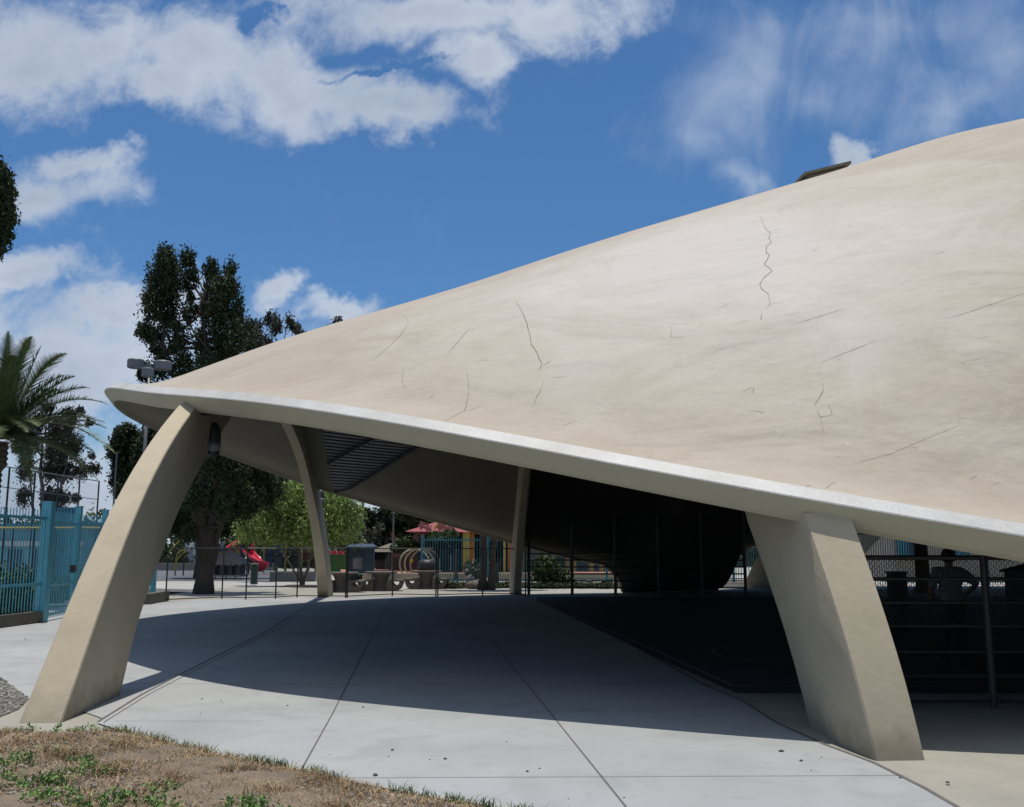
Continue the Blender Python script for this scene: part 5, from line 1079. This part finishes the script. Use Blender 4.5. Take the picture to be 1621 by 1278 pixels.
blades('green_grass', 4200, .02, .07, M_GB, 3, reg(-5.5, .8, 1.3, 2.6, .8), .004, .8, clump=70)
blades('edge_weeds', 2600, .03, .11, M_GB, 4, reg(-5, .8, .0, .12, 1), .004, .8, clump=34)
# leafy weeds
rn = random.Random(9); cls = []
for _ in range(46):
    x_ = rn.uniform(-4.2, .2); ye = np.interp(x_, bx_, by_); y_ = ye-rn.uniform(1.5, 2.5); cls.append(((x_, y_, gz(x_, y_)+.03), (.13, .1, .035)))
for x_, y_ in ((-4.55, 9.35), (-4.2, 9.3), (-4.0, 9.25), (-3.6, 9.2)): cls.append(((x_, min(y_, np.interp(x_, bx_, by_)-.02), .05), (.12, .06, .06)))
tag(leaves('low_weeds', cls, 5200, .022, pm('weed_leaf', (.16, .30, .07), .8, .1, 2, island=.4), None, 5, 1.4, tufts=6), kind='stuff')
def stones(name, n, region, s0, s1, mat, seed, zf):
    rn = random.Random(seed); m = MB()
    base_v = [(1, 0, 0), (-1, 0, 0), (0, 1, 0), (0, -1, 0), (0, 0, .7), (0, 0, -.4), (.6, .6, .4), (-.6, .6, .35), (.6, -.6, .4), (-.6, -.6, .4)]
    fcs = [(4, 8, 6), (4, 6, 7), (4, 7, 9), (4, 9, 8), (8, 0, 6), (6, 2, 7), (7, 1, 9), (9, 3, 8), (5, 6, 0), (5, 2, 6), (5, 7, 2), (5, 1, 7), (5, 9, 1), (5, 3, 9), (5, 8, 3), (5, 0, 8)]
    for _ in range(n):
        x_, y_ = region(rn); s = s0+(s1-s0)*rn.random()**2.5; a = rn.uniform(0, 6.28); ca, sa = math.cos(a), math.sin(a); fx, fy = rn.uniform(.7, 1.3), rn.uniform(.6, 1)
        m.add([(x_+(v[0]*fx*ca-v[1]*fy*sa)*s*rn.uniform(.85, 1.15), y_+(v[0]*fx*sa+v[1]*fy*ca)*s, zf(x_, y_)+v[2]*s*.8+s*.2) for v in base_v], fcs)
    return tag(m.build(name, mat), kind='stuff')
M_PEB = pm('pebble', (.30, .28, .25), .9, .1, 2, island=.45, col2=(.20, .185, .17))
stones('verge_pebbles', 7500, reg(-6, 1.6, .02, 2.6), .004, .022, M_PEB, 1, gz)
GR = [G(-260, 1050), G(0, 1071), G(45, 1106), G(30, 1122), G(0, 1134), G(-60, 1150), G(-400, 1160)]
sheet('gravel_bed', [(p.x, p.y) for p in GR], -.004, pm('gravel_base', (.22, .215, .19), .95, .25, 8, .8, 60, fine=.3))
def in_poly(x_, y_, P_):
    c = False; n = len(P_)
    for i in range(n):
        a, b = P_[i], P_[i-1]
        if (a.y > y_) != (b.y > y_) and x_ < (b.x-a.x)*(y_-a.y)/(b.y-a.y)+a.x: c = not c
    return c
def gr(rn):
    while True:
        x_, y_ = rn.uniform(-8.5, -5), rn.uniform(9, 14.5)
        if in_poly(x_, y_, GR): return x_, y_
stones('gravel', 9000, gr, .010, .026, pm('gravel_stone', (.34, .33, .30), .9, .1, 2, island=.5, col2=(.22, .21, .19)), 3, lambda a, b: 0)
# a few loose chips on the slab
rn = random.Random(4)
chips = [(320, 1107), (350, 1110), (352, 1113), (455, 1118), (317, 1130), (522, 1195), (575, 1120), (615, 1198), (705, 1202), (802, 1175), (835, 1222), (854, 1217), (680, 1203), (621, 1188), (594, 1228), (900, 1265), (988, 1263), (1268, 1205), (1284, 1220), (1237, 1190), (1425, 1232), (1300, 1199), (455, 1085), (40, 1012), (1500, 1240), (35, 1151), (50, 1152), (120, 1158), (20, 1158)]
for i, (px, py) in enumerate(chips):
    px += rn.uniform(-2, 2)
m = stones('scattered_chips', len(chips), (lambda it: (lambda rn_: tuple(G(*next(it))[:2])))(iter(chips)), .008, .024, pm('dark_chip', (.09, .08, .07), .9, .2, 4), 6, lambda a, b: 0)
